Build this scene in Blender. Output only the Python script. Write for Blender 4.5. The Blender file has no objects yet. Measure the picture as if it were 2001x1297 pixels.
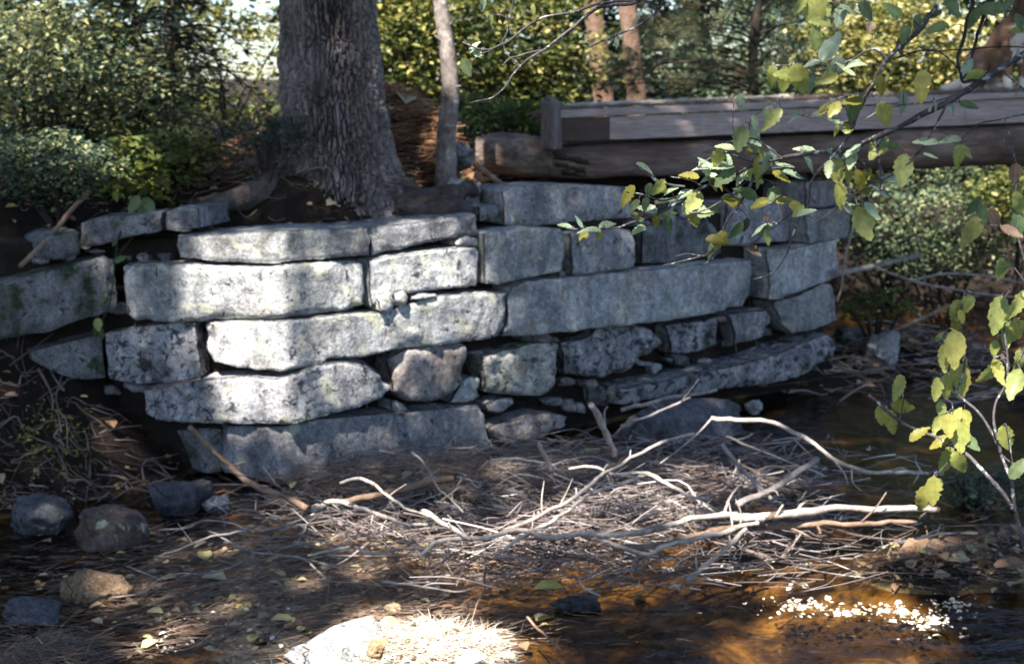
import bpy, math, random
import numpy as np
from mathutils import Vector, Matrix

random.seed(7)
RNG = np.random.default_rng(11)
sc = bpy.context.scene
COL = sc.collection
R = math.radians

# ------------------------------------------------------------------ camera
CAM_Z = 2.05
F_PX = 2779.0                      # 50 mm lens on a 36 mm frame, photograph 2001 px wide
PITCH = math.atan(448.0 / F_PX)
cam_d = bpy.data.cameras.new('camera')
cam = bpy.data.objects.new('camera', cam_d)
COL.objects.link(cam)
cam.location = (0, 0, CAM_Z)
cam.rotation_euler = (math.pi / 2 - PITCH, 0, 0)
cam_d.lens = 50.0
cam_d.sensor_width = 36.0
cam_d.sensor_fit = 'HORIZONTAL'
cam_d.clip_start = 0.05
cam_d.clip_end = 600
cam_d.dof.use_dof = True
cam_d.dof.focus_distance = 3.6
cam_d.dof.aperture_fstop = 5.2
sc.camera = cam

# ------------------------------------------------------------------ sky and sun
SUN = np.array([-0.40, -0.92, 0.0]); SUN_EL = R(58)
SUN = np.array([SUN[0], SUN[1], 0.0]) / np.hypot(SUN[0], SUN[1]) * math.cos(SUN_EL)
SUN[2] = math.sin(SUN_EL)
w = bpy.data.worlds.new('World'); sc.world = w; w.use_nodes = True
nt = w.node_tree; nt.nodes.clear()
sky = nt.nodes.new('ShaderNodeTexSky'); sky.sky_type = 'NISHITA'; sky.sun_disc = False
sky.sun_elevation = SUN_EL
sky.sun_rotation = math.atan2(SUN[0], SUN[1])
sky.air_density = 1.0; sky.dust_density = 1.0; sky.ozone_density = 2.5
bg = nt.nodes.new('ShaderNodeBackground'); bg.inputs['Strength'].default_value = 0.076
wo = nt.nodes.new('ShaderNodeOutputWorld')
nt.links.new(sky.outputs[0], bg.inputs[0]); nt.links.new(bg.outputs[0], wo.inputs[0])

sun_d = bpy.data.lights.new('sun', 'SUN'); sun_d.energy = 5.0; sun_d.angle = R(0.7)
sun_d.color = (1.0, 0.93, 0.82)
sun_o = bpy.data.objects.new('sun', sun_d); COL.objects.link(sun_o)
sun_o.location = (-6, -4, 20)
sun_o.rotation_euler = Vector(-SUN).to_track_quat('-Z', 'Y').to_euler()

sc.view_settings.view_transform = 'Standard'
sc.view_settings.look = 'None'
sc.view_settings.exposure = 1.95
sc.view_settings.gamma = 1.0
sc.render.engine = 'CYCLES'
sc.cycles.use_denoising = True
sc.cycles.max_bounces = 5
sc.cycles.diffuse_bounces = 2
sc.cycles.glossy_bounces = 2
sc.cycles.transmission_bounces = 4
sc.cycles.transparent_max_bounces = 8
sc.cycles.caustics_reflective = False
sc.cycles.caustics_refractive = False
sc.cycles.sample_clamp_indirect = 6.0

# ------------------------------------------------------------------ photograph -> place
CP, SP = math.cos(PITCH), math.sin(PITCH)
def ray(px, py):
    px = np.asarray(px, float); py = np.asarray(py, float)
    dx = (px - 1000.5) / F_PX; dy = -(py - 648.5) / F_PX
    return np.stack([dx, CP + dy * SP, -SP + dy * CP], -1)
EYE = np.array([0, 0, CAM_Z])
def at(px, py, Y):
    d = ray(px, py)
    return EYE + d * (np.asarray(Y, float) / d[..., 1])[..., None]
def atz(px, py, z):
    d = ray(px, py)
    return EYE + d * ((np.asarray(z, float) - CAM_Z) / d[..., 2])[..., None]
def proj(P):
    P = np.asarray(P, float) - EYE
    f = P[..., 1] * CP - P[..., 2] * SP; u = P[..., 1] * SP + P[..., 2] * CP
    return 1000.5 + F_PX * P[..., 0] / f, 648.5 - F_PX * u / f

# ------------------------------------------------------------------ noise
_perm = np.random.default_rng(3).permutation(4096)
_val = np.random.default_rng(4).random(4096) * 2 - 1
def _h(i, j, k):
    return _val[_perm[(_perm[(_perm[i & 4095] + j) & 4095] + k) & 4095]]
def vnoise(P):
    P = np.asarray(P, float); I = np.floor(P).astype(int); f = P - I
    f = f * f * f * (f * (f * 6 - 15) + 10)
    x, y, z = f[:, 0], f[:, 1], f[:, 2]; i, j, k = I[:, 0], I[:, 1], I[:, 2]
    a = _h(i, j, k) * (1 - x) + _h(i + 1, j, k) * x
    b = _h(i, j + 1, k) * (1 - x) + _h(i + 1, j + 1, k) * x
    c = _h(i, j, k + 1) * (1 - x) + _h(i + 1, j, k + 1) * x
    d = _h(i, j + 1, k + 1) * (1 - x) + _h(i + 1, j + 1, k + 1) * x
    return (a * (1 - y) + b * y) * (1 - z) + (c * (1 - y) + d * y) * z
def fbm(P, oct=4, gain=0.5):
    P = np.asarray(P, float); s = 0; a = 1; t = 0
    for o in range(oct):
        s = s + a * vnoise(P * 2 ** o + 17.3 * o); t += a; a *= gain
    return s / t
def sstep(x, a, b):
    t = np.clip((x - a) / (b - a), 0, 1); return t * t * (3 - 2 * t)

# ------------------------------------------------------------------ object helpers
def wloc(o):
    v = Vector((0, 0, 0))
    while o is not None:
        v = v + o.location; o = o.parent
    return np.array(v)
def tag(o, label=None, cat=None, group=None, kind=None):
    if label: o['label'] = label
    if cat: o['category'] = cat
    if group: o['group'] = group
    if kind: o['kind'] = kind
    return o
def empty(name, loc, label=None, cat=None, group=None):
    o = bpy.data.objects.new(name, None); COL.objects.link(o)
    o.location = [float(v) for v in loc]; o.empty_display_size = 0.1
    return tag(o, label, cat, group)
def make_mesh(name, V, F, smooth=True, rnd=None, extra=None):
    V = np.asarray(V, np.float32)
    if not isinstance(F, (list, tuple)): F = [F]
    F = [np.asarray(f, np.int32) for f in F if len(f)]
    me = bpy.data.meshes.new(name)
    me.vertices.add(len(V)); me.vertices.foreach_set('co', V.ravel())
    li = np.concatenate([f.ravel() for f in F])
    tot = np.concatenate([np.full(len(f), f.shape[1], np.int32) for f in F])
    st = np.concatenate([[0], np.cumsum(tot)[:-1]]).astype(np.int32)
    me.loops.add(len(li)); me.loops.foreach_set('vertex_index', li)
    me.polygons.add(len(tot)); me.polygons.foreach_set('loop_start', st)
    me.polygons.foreach_set('loop_total', tot)
    me.polygons.foreach_set('use_smooth', np.full(len(tot), smooth, bool))
    me.update(calc_edges=True)
    if rnd is not None:
        a = me.attributes.new('rnd', 'FLOAT', 'POINT'); a.data.foreach_set('value', np.asarray(rnd, np.float32))
    return me
def mk(name, V, F, m, parent=None, smooth=True, rnd=None, origin=None, **tags):
    V = np.asarray(V, float)
    base = wloc(parent) if parent is not None else np.zeros(3)
    loc = np.zeros(3)
    if parent is None:
        if origin is None:
            origin = np.array([V[:, 0].mean(), V[:, 1].mean(), V[:, 2].min()])
        loc = np.asarray(origin, float)
    me = make_mesh(name, V - base - loc, F, smooth, rnd)
    me.materials.append(m)
    o = bpy.data.objects.new(name, me); COL.objects.link(o)
    o.location = [float(v) for v in loc]
    if parent is not None: o.parent = parent
    return tag(o, **tags)
class Bag:
    """collects shapes into one mesh"""
    def __init__(s): s.V = []; s.F = {}; s.n = 0; s.r = []
    def add(s, V, F, r=0.5):
        V = np.asarray(V, float)
        if not isinstance(F, (list, tuple)): F = [F]
        for f in F:
            f = np.asarray(f)
            if len(f): s.F.setdefault(f.shape[1], []).append(f + s.n)
        s.V.append(V); s.n += len(V)
        s.r.append(np.broadcast_to(np.asarray(r, float), (len(V),)))
    def build(s, name, m, parent=None, smooth=True, **k):
        return mk(name, np.concatenate(s.V), [np.concatenate(f) for f in s.F.values()], m, parent, smooth,
                  rnd=np.concatenate(s.r), **k)
def spline(pts, n=None, step=None):
    P = np.asarray(pts, float)
    if len(P) < 3:
        t = np.linspace(0, 1, n or 6)[:, None]; return P[0] * (1 - t) + P[-1] * t
    d = np.r_[0, np.cumsum(np.linalg.norm(np.diff(P, axis=0), axis=1))]
    if n is None: n = max(6, int(d[-1] / step))
    E = np.vstack([2 * P[0] - P[1], P, 2 * P[-1] - P[-2]])
    s = np.linspace(0, d[-1], n); i = np.clip(np.searchsorted(d, s, 'right') - 1, 0, len(P) - 2)
    t = ((s - d[i]) / np.maximum(d[i + 1] - d[i], 1e-9))[:, None]
    a, b, c, e = E[i], E[i + 1], E[i + 2], E[i + 3]
    return 0.5 * (2 * b + (c - a) * t + (2 * a - 5 * b + 4 * c - e) * t ** 2 + (3 * b - a - 3 * c + e) * t ** 3)
def tube(P, r, sides=6, rough=0.0, seed=0.0):
    P = np.asarray(P, float); n = len(P); r = np.broadcast_to(np.asarray(r, float), (n,))
    T = np.gradient(P, axis=0); T /= np.linalg.norm(T, axis=1)[:, None] + 1e-12
    ref = np.array([0, 0, 1.0]) if abs(T[0, 2]) < 0.9 else np.array([1.0, 0, 0])
    U = np.zeros_like(P); u = np.cross(T[0], ref); u /= np.linalg.norm(u)
    for i in range(n):
        u = u - T[i] * u.dot(T[i]); u /= np.linalg.norm(u) + 1e-12; U[i] = u
    W = np.cross(T, U)
    a = np.linspace(0, 2 * math.pi, sides, endpoint=False)
    ring = U[:, None] * np.cos(a)[None, :, None] + W[:, None] * np.sin(a)[None, :, None]
    rr = r[:, None] * np.ones(sides)[None]
    V = P[:, None] + ring * rr[..., None]
    if rough:
        q = (V / np.maximum(r.mean(), 1e-4) * 0.55).reshape(-1, 3) + seed
        rr = rr * (1 + rough * fbm(q, 3)).reshape(n, sides); V = P[:, None] + ring * rr[..., None]
    V = V.reshape(-1, 3)
    i = np.arange(n - 1)[:, None] * sides; j = np.arange(sides)[None]; k = (j + 1) % sides
    Q = np.stack([i + j, i + k, i + sides + k, i + sides + j], -1).reshape(-1, 4)
    V = np.vstack([V, P[0], P[-1]]); c0, c1 = n * sides, n * sides + 1
    j = np.arange(sides); k = (j + 1) % sides
    Tn = np.vstack([np.stack([np.full(sides, c0), k, j], 1),
                    np.stack([np.full(sides, c1), (n - 1) * sides + j, (n - 1) * sides + k], 1)])
    return V, [Q, Tn]
def box(c, sx, sy, sz, rot=None, bev=0.0):
    """eight-cornered block with chamfered edges (sx, sy, sz full sizes)"""
    V = []
    h = np.array([sx, sy, sz]) / 2; b = min(bev, h.min() * 0.9)
    for X in (-1, 1):
        for Y in (-1, 1):
            for Z in (-1, 1):
                s = np.array([X, Y, Z])
                for ax in range(3):
                    p = s * (h - b); p[ax] = s[ax] * h[ax]; V.append(p)
    V = np.array(V)
    idx = lambda X, Y, Z, ax: (((X > 0) * 2 + (Y > 0)) * 2 + (Z > 0)) * 3 + ax
    Q = []; Tn = []
    for ax in range(3):
        o = [a for a in range(3) if a != ax]
        for s in (-1, 1):
            f = []
            for (a, c_) in ((-1, -1), (1, -1), (1, 1), (-1, 1)):
                v = [0, 0, 0]; v[ax] = s; v[o[0]] = a; v[o[1]] = c_; f.append(idx(*v, ax))
            Q.append(f)
    for ax in range(3):
        o = [a for a in range(3) if a != ax]
        for s1 in (-1, 1):
            for s2 in (-1, 1):
                f = []
                for (t, a) in ((-1, 0), (1, 0), (1, 1), (-1, 1)):
                    v = [0, 0, 0]; v[ax] = t; v[o[0]] = s1; v[o[1]] = s2; f.append(idx(*v, o[a]))
                Q.append(f)
    for X in (-1, 1):
        for Y in (-1, 1):
            for Z in (-1, 1):
                Tn.append([idx(X, Y, Z, a) for a in range(3)])
    if rot is not None: V = V @ np.asarray(rot).T
    return V + np.asarray(c, float), [np.array(Q), np.array(Tn)]
def rotz(a):
    c, s = math.cos(a), math.sin(a); return np.array([[c, -s, 0], [s, c, 0], [0, 0, 1]])
def roty(a):
    c, s = math.cos(a), math.sin(a); return np.array([[c, 0, s], [0, 1, 0], [-s, 0, c]])
def unit(v):
    v = np.asarray(v, float); return v / (np.linalg.norm(v, axis=-1, keepdims=True) + 1e-12)

# ------------------------------------------------------------------ materials
def new_mat(name):
    m = bpy.data.materials.new(name); m.use_nodes = True
    t = m.node_tree; t.nodes.clear()
    out = t.nodes.new('ShaderNodeOutputMaterial')
    return m, t, out
def N(t, typ, **kw):
    n = t.nodes.new(typ)
    for k, v in kw.items():
        if k in n.inputs: n.inputs[k].default_value = v
        else: setattr(n, k, v)
    return n
def ramp(t, fac, stops, interp='LINEAR'):
    n = t.nodes.new('ShaderNodeValToRGB'); n.color_ramp.interpolation = interp
    e = n.color_ramp.elements
    while len(e) < len(stops): e.new(0.5)
    for i, (p, c) in enumerate(stops):
        e[i].position = p; e[i].color = (*c, 1) if len(c) == 3 else c
    t.links.new(fac, n.inputs[0]); return n
def noise(t, vec, scale, detail=5, rough=0.55, dist=0.0):
    n = N(t, 'ShaderNodeTexNoise', Scale=scale, Detail=detail, Roughness=rough, Distortion=dist)
    t.links.new(vec, n.inputs['Vector']); return n
def mix(t, fac, a, b, mode='MIX'):
    n = t.nodes.new('ShaderNodeMix'); n.data_type = 'RGBA'; n.blend_type = mode
    for sock, v in ((0, fac), (6, a), (7, b)):
        if hasattr(v, 'links'): t.links.new(v, n.inputs[sock])
        else: n.inputs[sock].default_value = v if sock == 0 else (*v, 1)
    return n.outputs[2]
def bump(t, h, strength, dist=0.01, normal=None):
    n = N(t, 'ShaderNodeBump', Strength=strength, Distance=dist); t.links.new(h, n.inputs['Height'])
    if normal is not None: t.links.new(normal, n.inputs['Normal'])
    return n.outputs[0]
def g(v): return (v, v, v)

def stone_mat(name, lo, hi, lichen=0.0, black=0.0, rust=0.0, moss=0.0):
    m, t, out = new_mat(name)
    co = N(t, 'ShaderNodeTexCoord').outputs['Object']
    oi = N(t, 'ShaderNodeObjectInfo')
    off = N(t, 'ShaderNodeVectorMath', operation='ADD'); t.links.new(co, off.inputs[0])
    sh = N(t, 'ShaderNodeVectorMath', operation='SCALE'); sh.inputs[0].default_value = (13.1, 7.7, 5.3)
    t.links.new(oi.outputs['Random'], sh.inputs['Scale']); t.links.new(sh.outputs[0], off.inputs[1])
    v = off.outputs[0]
    n1 = noise(t, v, 5.0, 7, 0.6, 0.3)
    c = ramp(t, n1.outputs[0], [(0.30, lo), (0.70, hi)]).outputs[0]
    n2 = noise(t, v, 95, 3, 0.7)
    c = mix(t, 0.55, c, ramp(t, n2.outputs[0], [(0.34, g(0.10)), (0.5, g(0.5)), (0.68, g(0.95))]).outputs[0], 'OVERLAY')
    n2b = noise(t, v, 28, 4, 0.7)
    c = mix(t, 0.5, c, ramp(t, n2b.outputs[0], [(0.34, g(0.16)), (0.5, g(0.5)), (0.66, g(0.85))]).outputs[0], 'OVERLAY')
    if rust:
        n = noise(t, v, 4.0, 5, 0.6)
        f = ramp(t, n.outputs[0], [(0.5, g(0)), (0.68, g(rust))]).outputs[0]
        c = mix(t, f, c, (0.30, 0.19, 0.10))
    if lichen:
        n = noise(t, v, 6.5, 6, 0.68, 0.6)
        f = ramp(t, n.outputs[0], [(0.60 - 0.12 * lichen, g(0)), (0.66 - 0.12 * lichen, g(1))]).outputs[0]
        c = mix(t, f, c, (0.54, 0.54, 0.44))
    if moss:
        n = noise(t, v, 7, 6, 0.7)
        f = ramp(t, n.outputs[0], [(0.62 - 0.14 * moss, g(0)), (0.72 - 0.14 * moss, g(1))]).outputs[0]
        c = mix(t, f, c, (0.05, 0.07, 0.035))
    if black:
        n = noise(t, v, 16, 5, 0.75, 0.8)
        f = ramp(t, n.outputs[0], [(0.64 - 0.12 * black, g(0)), (0.68 - 0.12 * black, g(0.92))]).outputs[0]
        c = mix(t, f, c, (0.03, 0.032, 0.04))
    mp = N(t, 'ShaderNodeMapping'); mp.inputs['Scale'].default_value = (1, 1, 0.28); t.links.new(v, mp.inputs[0])
    ns = noise(t, mp.outputs[0], 9, 5, 0.65, 0.3)
    c = mix(t, 0.75, c, ramp(t, ns.outputs[0], [(0.34, g(0.22)), (0.55, g(0.5)), (0.72, g(0.66))]).outputs[0], 'OVERLAY')
    mr = N(t, 'ShaderNodeMapRange'); mr.inputs['To Min'].default_value = 0.72; mr.inputs['To Max'].default_value = 1.12
    t.links.new(oi.outputs['Random'], mr.inputs[0])
    hsv = N(t, 'ShaderNodeHueSaturation'); t.links.new(mr.outputs[0], hsv.inputs['Value']); t.links.new(c, hsv.inputs['Color'])
    b = N(t, 'ShaderNodeBsdfPrincipled', Roughness=0.9)
    b.inputs['Specular IOR Level'].default_value = 0.25
    t.links.new(hsv.outputs[0], b.inputs['Base Color'])
    nb = bump(t, n2b.outputs[0], 0.55, 0.02)
    nb = bump(t, n2.outputs[0], 0.35, 0.006, nb)
    t.links.new(nb, b.inputs['Normal']); t.links.new(b.outputs[0], out.inputs[0])
    return m
def rough_mat(name, stops, scale=8, bscale=40, bs=0.5, bd=0.01, rough=0.9, stretch=(1, 1, 1), spots=None, spec=0.3, lo=0.3, hi=0.7):
    m, t, out = new_mat(name)
    co = N(t, 'ShaderNodeTexCoord').outputs['Object']
    mp = N(t, 'ShaderNodeMapping'); mp.inputs['Scale'].default_value = stretch; t.links.new(co, mp.inputs[0]); v = mp.outputs[0]
    n1 = noise(t, v, scale, 7, 0.62, 0.2)
    k = len(stops)
    c = ramp(t, n1.outputs[0], [(lo + (hi - lo) * i / max(k - 1, 1), s) for i, s in enumerate(stops)]).outputs[0]
    n2 = noise(t, v, bscale, 5, 0.65)
    c = mix(t, 0.5, c, ramp(t, n2.outputs[0], [(0.3, g(0.2)), (0.7, g(0.8))]).outputs[0], 'OVERLAY')
    if spots:
        n3 = noise(t, co, spots[1], 5, 0.7, 0.4)
        f = ramp(t, n3.outputs[0], [(spots[2], g(0)), (spots[2] + 0.06, g(1))]).outputs[0]
        c = mix(t, f, c, spots[0])
    b = N(t, 'ShaderNodeBsdfPrincipled', Roughness=rough); b.inputs['Specular IOR Level'].default_value = spec
    t.links.new(c, b.inputs['Base Color'])
    t.links.new(bump(t, n2.outputs[0], bs, bd), b.inputs['Normal']); t.links.new(b.outputs[0], out.inputs[0])
    return m
def leaf_mat(name, stops, trans=0.4, rough=0.45, spec=0.35, obj_random=False, tcol=None):
    m, t, out = new_mat(name)
    if obj_random: fac = N(t, 'ShaderNodeObjectInfo').outputs['Random']
    else:
        a = N(t, 'ShaderNodeAttribute'); a.attribute_name = 'rnd'; fac = a.outputs['Fac']
    k = len(stops)
    c = ramp(t, fac, [(i / max(k - 1, 1), s) for i, s in enumerate(stops)]).outputs[0]
    co = N(t, 'ShaderNodeTexCoord').outputs['Object']
    vb = None
    if obj_random:
        oi = N(t, 'ShaderNodeObjectInfo')
        ov = N(t, 'ShaderNodeVectorMath', operation='ADD'); t.links.new(co, ov.inputs[0])
        cs = N(t, 'ShaderNodeVectorMath', operation='SCALE'); cs.inputs[0].default_value = (31, 17, 11); t.links.new(oi.outputs['Random'], cs.inputs['Scale']); t.links.new(cs.outputs[0], ov.inputs[1])
        n1 = noise(t, ov.outputs[0], 4, 4, 0.7)
        c = mix(t, 0.6, c, ramp(t, n1.outputs[0], [(0.3, g(0.25)), (0.7, g(0.75))]).outputs[0], 'OVERLAY')
        sp = noise(t, ov.outputs[0], 9, 3, 0.6)
        f = ramp(t, sp.outputs[0], [(0.66, g(0)), (0.72, g(0.85))]).outputs[0]
        c = mix(t, f, c, (0.10, 0.05, 0.02))
        sx = N(t, 'ShaderNodeSeparateXYZ'); t.links.new(co, sx.inputs[0])
        ab = N(t, 'ShaderNodeMath', operation='ABSOLUTE'); t.links.new(sx.outputs['Y'], ab.inputs[0])
        ma = N(t, 'ShaderNodeMath', operation='MULTIPLY_ADD'); t.links.new(ab.outputs[0], ma.inputs[0]); ma.inputs[1].default_value = -0.9; t.links.new(sx.outputs['X'], ma.inputs[2])
        fr = N(t, 'ShaderNodeMath', operation='PINGPONG'); t.links.new(ma.outputs[0], fr.inputs[0]); fr.inputs[1].default_value = 0.05
        mn = N(t, 'ShaderNodeMath', operation='MINIMUM'); t.links.new(fr.outputs[0], mn.inputs[0]); t.links.new(ab.outputs[0], mn.inputs[1])
        vr = ramp(t, mn.outputs[0], [(0.0, g(1)), (0.014, g(0))]).outputs[0]
        c = mix(t, vr, c, mix(t, 0.18, c, (0.75, 0.75, 0.45)))
    b = N(t, 'ShaderNodeBsdfPrincipled', Roughness=rough); b.inputs['Specular IOR Level'].default_value = spec
    t.links.new(c, b.inputs['Base Color'])
    if vb is not None: t.links.new(vb, b.inputs['Normal'])
    tr = N(t, 'ShaderNodeBsdfTranslucent'); t.links.new(c, tr.inputs[0])
    mx = N(t, 'ShaderNodeMixShader'); mx.inputs[0].default_value = trans
    t.links.new(b.outputs[0], mx.inputs[1]); t.links.new(tr.outputs[0], mx.inputs[2]); t.links.new(mx.outputs[0], out.inputs[0])
    return m
def plain_attr_mat(name, stops, rough=0.8, spec=0.3):
    return leaf_mat(name, stops, 0.0, rough, spec)

M = {}
M['granite_pale'] = stone_mat('granite_pale', (0.26, 0.27, 0.285), (0.47, 0.48, 0.49), lichen=0.35, black=0.45, rust=0.2)
M['granite_spot'] = stone_mat('granite_spot', (0.24, 0.24, 0.265), (0.43, 0.43, 0.455), lichen=0.4, black=0.75)
M['granite_dark_spot'] = stone_mat('granite_dark_spot', (0.22, 0.22, 0.24), (0.42, 0.41, 0.44), lichen=0.2, black=1.0, moss=0.5)
M['granite_grey'] = stone_mat('granite_grey', (0.24, 0.25, 0.265), (0.41, 0.42, 0.43), lichen=0.12, rust=0.25)
M['granite_base'] = stone_mat('granite_base', (0.20, 0.20, 0.22), (0.36, 0.36, 0.38), lichen=0.1, black=0.35)
M['granite_brown'] = stone_mat('granite_brown', (0.20, 0.18, 0.175), (0.36, 0.33, 0.325), lichen=0.15, black=0.5, rust=0.2)
M['granite_moss_shade'] = stone_mat('granite_moss_shade', (0.13, 0.13, 0.14), (0.28, 0.28, 0.30), lichen=0.0, black=0.5, moss=0.8)  # besides moss, the darker base carries shade on the far left stones
M['granite_patch'] = stone_mat('granite_patch', (0.22, 0.21, 0.20), (0.48, 0.46, 0.44), lichen=0.55, black=0.8, rust=0.3)
M['rock_brown'] = stone_mat('rock_brown', (0.05, 0.04, 0.038), (0.14, 0.108, 0.10), lichen=0.1, black=0.2, rust=0.4)
M['rock_tan'] = stone_mat('rock_tan', (0.20, 0.13, 0.08), (0.36, 0.25, 0.16), rust=0.6, black=0.2)
M['rock_wet'] = stone_mat('rock_wet', (0.045, 0.045, 0.055), (0.12, 0.12, 0.14), moss=0.3, black=0.3)
M['soil'] = rough_mat('soil', [(0.016, 0.011, 0.008), (0.030, 0.020, 0.014), (0.055, 0.036, 0.024)], 5, 60, 0.8, 0.03)
M['core'] = rough_mat('core', [(0.018, 0.013, 0.010), (0.035, 0.026, 0.02)], 9, 50, 0.8, 0.03)
M['bark_big'] = rough_mat('bark_big', [(0.11, 0.092, 0.09), (0.23, 0.20, 0.20), (0.38, 0.345, 0.35)], 9, 55, 0.9, 0.012, stretch=(1, 1, 0.45), spots=((0.40, 0.41, 0.40), 34, 0.66))
M['bark_root'] = rough_mat('bark_root', [(0.03, 0.023, 0.02), (0.075, 0.06, 0.055), (0.15, 0.13, 0.125)], 8, 45, 0.9, 0.02)
M['bark_small'] = rough_mat('bark_small', [(0.09, 0.072, 0.065), (0.19, 0.16, 0.15), (0.34, 0.30, 0.285)], 10, 40, 0.6, 0.01, stretch=(1, 1, 0.7), spots=((0.46, 0.45, 0.43), 16, 0.58))
M['bark_pine'] = rough_mat('bark_pine', [(0.08, 0.05, 0.036), (0.17, 0.105, 0.075), (0.26, 0.18, 0.14)], 7, 40, 0.9, 0.02, stretch=(1, 1, 0.4))
M['bark_dark'] = rough_mat('bark_dark', [(0.02, 0.015, 0.012), (0.05, 0.038, 0.03)], 7, 40, 0.8, 0.02, stretch=(1, 1, 0.4))
M['log'] = rough_mat('log', [(0.075, 0.05, 0.038), (0.17, 0.12, 0.10), (0.31, 0.24, 0.215)], 7, 40, 1.0, 0.02, stretch=(0.25, 1, 1), spots=((0.25, 0.24, 0.21), 12, 0.68))
M['log_bark'] = rough_mat('log_bark', [(0.07, 0.05, 0.04), (0.17, 0.13, 0.11), (0.32, 0.265, 0.23)], 14, 45, 1.0, 0.03, stretch=(0.5, 1, 1), spots=((0.32, 0.33, 0.27), 10, 0.68))
M['board'] = rough_mat('board', [(0.28, 0.22, 0.215), (0.40, 0.33, 0.325), (0.50, 0.43, 0.425)], 4, 70, 0.5, 0.006, stretch=(0.12, 1, 1), spots=((0.13, 0.10, 0.095), 5, 0.62))
M['board_stain'] = rough_mat('board_stain', [(0.085, 0.060, 0.055), (0.12, 0.088, 0.08)], 4, 70, 0.3, 0.004, stretch=(0.15, 1, 1))
M['post'] = rough_mat('post', [(0.06, 0.045, 0.045), (0.15, 0.125, 0.12), (0.24, 0.21, 0.20)], 6, 50, 0.7, 0.01, stretch=(1, 1, 0.3))
M['stick_pale'] = rough_mat('stick_pale', [(0.20, 0.16, 0.14), (0.34, 0.30, 0.27), (0.52, 0.48, 0.45)], 12, 60, 0.8, 0.008, spots=((0.11, 0.075, 0.06), 9, 0.60))
M['stick_grey'] = rough_mat('stick_grey', [(0.14, 0.12, 0.115), (0.25, 0.22, 0.21), (0.38, 0.34, 0.33)], 12, 60, 0.6, 0.006)
M['stick_brown'] = rough_mat('stick_brown', [(0.11, 0.07, 0.05), (0.21, 0.14, 0.10), (0.30, 0.21, 0.155)], 10, 60, 0.6, 0.006)
M['twig_lichen'] = rough_mat('twig_lichen', [(0.05, 0.042, 0.05), (0.12, 0.105, 0.115)], 30, 120, 0.7, 0.003, spots=((0.42, 0.46, 0.46), 55, 0.56))
M['twig_dark'] = rough_mat('twig_dark', [(0.025, 0.018, 0.016), (0.07, 0.055, 0.052)], 30, 120, 0.7, 0.003)
M['brush'] = plain_attr_mat('brush', [(0.08, 0.06, 0.055), (0.18, 0.14, 0.13), (0.27, 0.24, 0.24), (0.58, 0.55, 0.54)])
M['needles'] = plain_attr_mat('needles', [(0.05, 0.034, 0.028), (0.11, 0.076, 0.060), (0.20, 0.145, 0.112), (0.36, 0.28, 0.22)])
M['rust'] = plain_attr_mat('rust', [(0.12, 0.05, 0.025), (0.26, 0.115, 0.05), (0.40, 0.21, 0.11), (0.50, 0.33, 0.20)])
M['litter'] = leaf_mat('litter', [(0.07, 0.042, 0.03), (0.18, 0.10, 0.06), (0.30, 0.19, 0.11), (0.42, 0.36, 0.22), (0.45, 0.42, 0.12)], 0.12, 0.5)
M['pale_litter'] = leaf_mat('pale_litter', [(0.28, 0.21, 0.14), (0.46, 0.40, 0.30), (0.62, 0.56, 0.46), (0.50, 0.47, 0.16)], 0.1, 0.35, 0.6)
M['glare_pale'] = leaf_mat('glare_pale', [(0.36, 0.27, 0.18), (0.58, 0.52, 0.42), (0.74, 0.70, 0.62)], 0.1, 0.4, 0.5)  # pale colour standing in for sun glare and glints
M['lf_beech'] = leaf_mat('lf_beech', [(0.025, 0.042, 0.015), (0.07, 0.10, 0.027), (0.16, 0.175, 0.045), (0.42, 0.37, 0.12)], 0.4)
M['lf_yellow'] = leaf_mat('lf_yellow', [(0.05, 0.07, 0.025), (0.16, 0.18, 0.05), (0.34, 0.31, 0.09), (0.58, 0.50, 0.24)], 0.4)
M['lf_green'] = leaf_mat('lf_green', [(0.035, 0.06, 0.022), (0.06, 0.10, 0.03), (0.12, 0.16, 0.04), (0.22, 0.22, 0.05)], 0.4)
M['lf_blue'] = leaf_mat('lf_blue', [(0.03, 0.055, 0.04), (0.075, 0.115, 0.075), (0.16, 0.21, 0.12), (0.40, 0.39, 0.18)], 0.35)
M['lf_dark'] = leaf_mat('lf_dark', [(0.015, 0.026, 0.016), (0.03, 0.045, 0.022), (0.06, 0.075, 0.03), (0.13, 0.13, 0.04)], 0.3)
M['lf_hemlock'] = leaf_mat('lf_hemlock', [(0.018, 0.036, 0.028), (0.035, 0.06, 0.042), (0.06, 0.09, 0.055)], 0.2, 0.4)
M['lf_pine'] = leaf_mat('lf_pine', [(0.03, 0.055, 0.04), (0.06, 0.09, 0.055), (0.12, 0.12, 0.05), (0.26, 0.17, 0.07)], 0.2, 0.4)
M['hl_yellow'] = leaf_mat('hl_yellow', [(0.28, 0.32, 0.08), (0.38, 0.40, 0.10), (0.36, 0.33, 0.08), (0.42, 0.44, 0.14), (0.23, 0.29, 0.09)], 0.45, 0.4, 0.4, True)
M['hl_pale'] = leaf_mat('hl_pale', [(0.22, 0.31, 0.20), (0.30, 0.38, 0.27), (0.36, 0.42, 0.24)], 0.25, 0.32, 0.6, True)  # paler leaf copy, sky light on upturned blades put into the colour
M['hl_olive'] = leaf_mat('hl_olive', [(0.20, 0.19, 0.03), (0.28, 0.26, 0.04)], 0.45, 0.45, 0.3, True)
M['hl_green'] = leaf_mat('hl_green', [(0.10, 0.16, 0.07), (0.16, 0.21, 0.09)], 0.4, 0.45, 0.3, True)
M['hl_brown'] = leaf_mat('hl_brown', [(0.06, 0.036, 0.032), (0.12, 0.075, 0.06)], 0.2, 0.5, 0.3, True)

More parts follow.
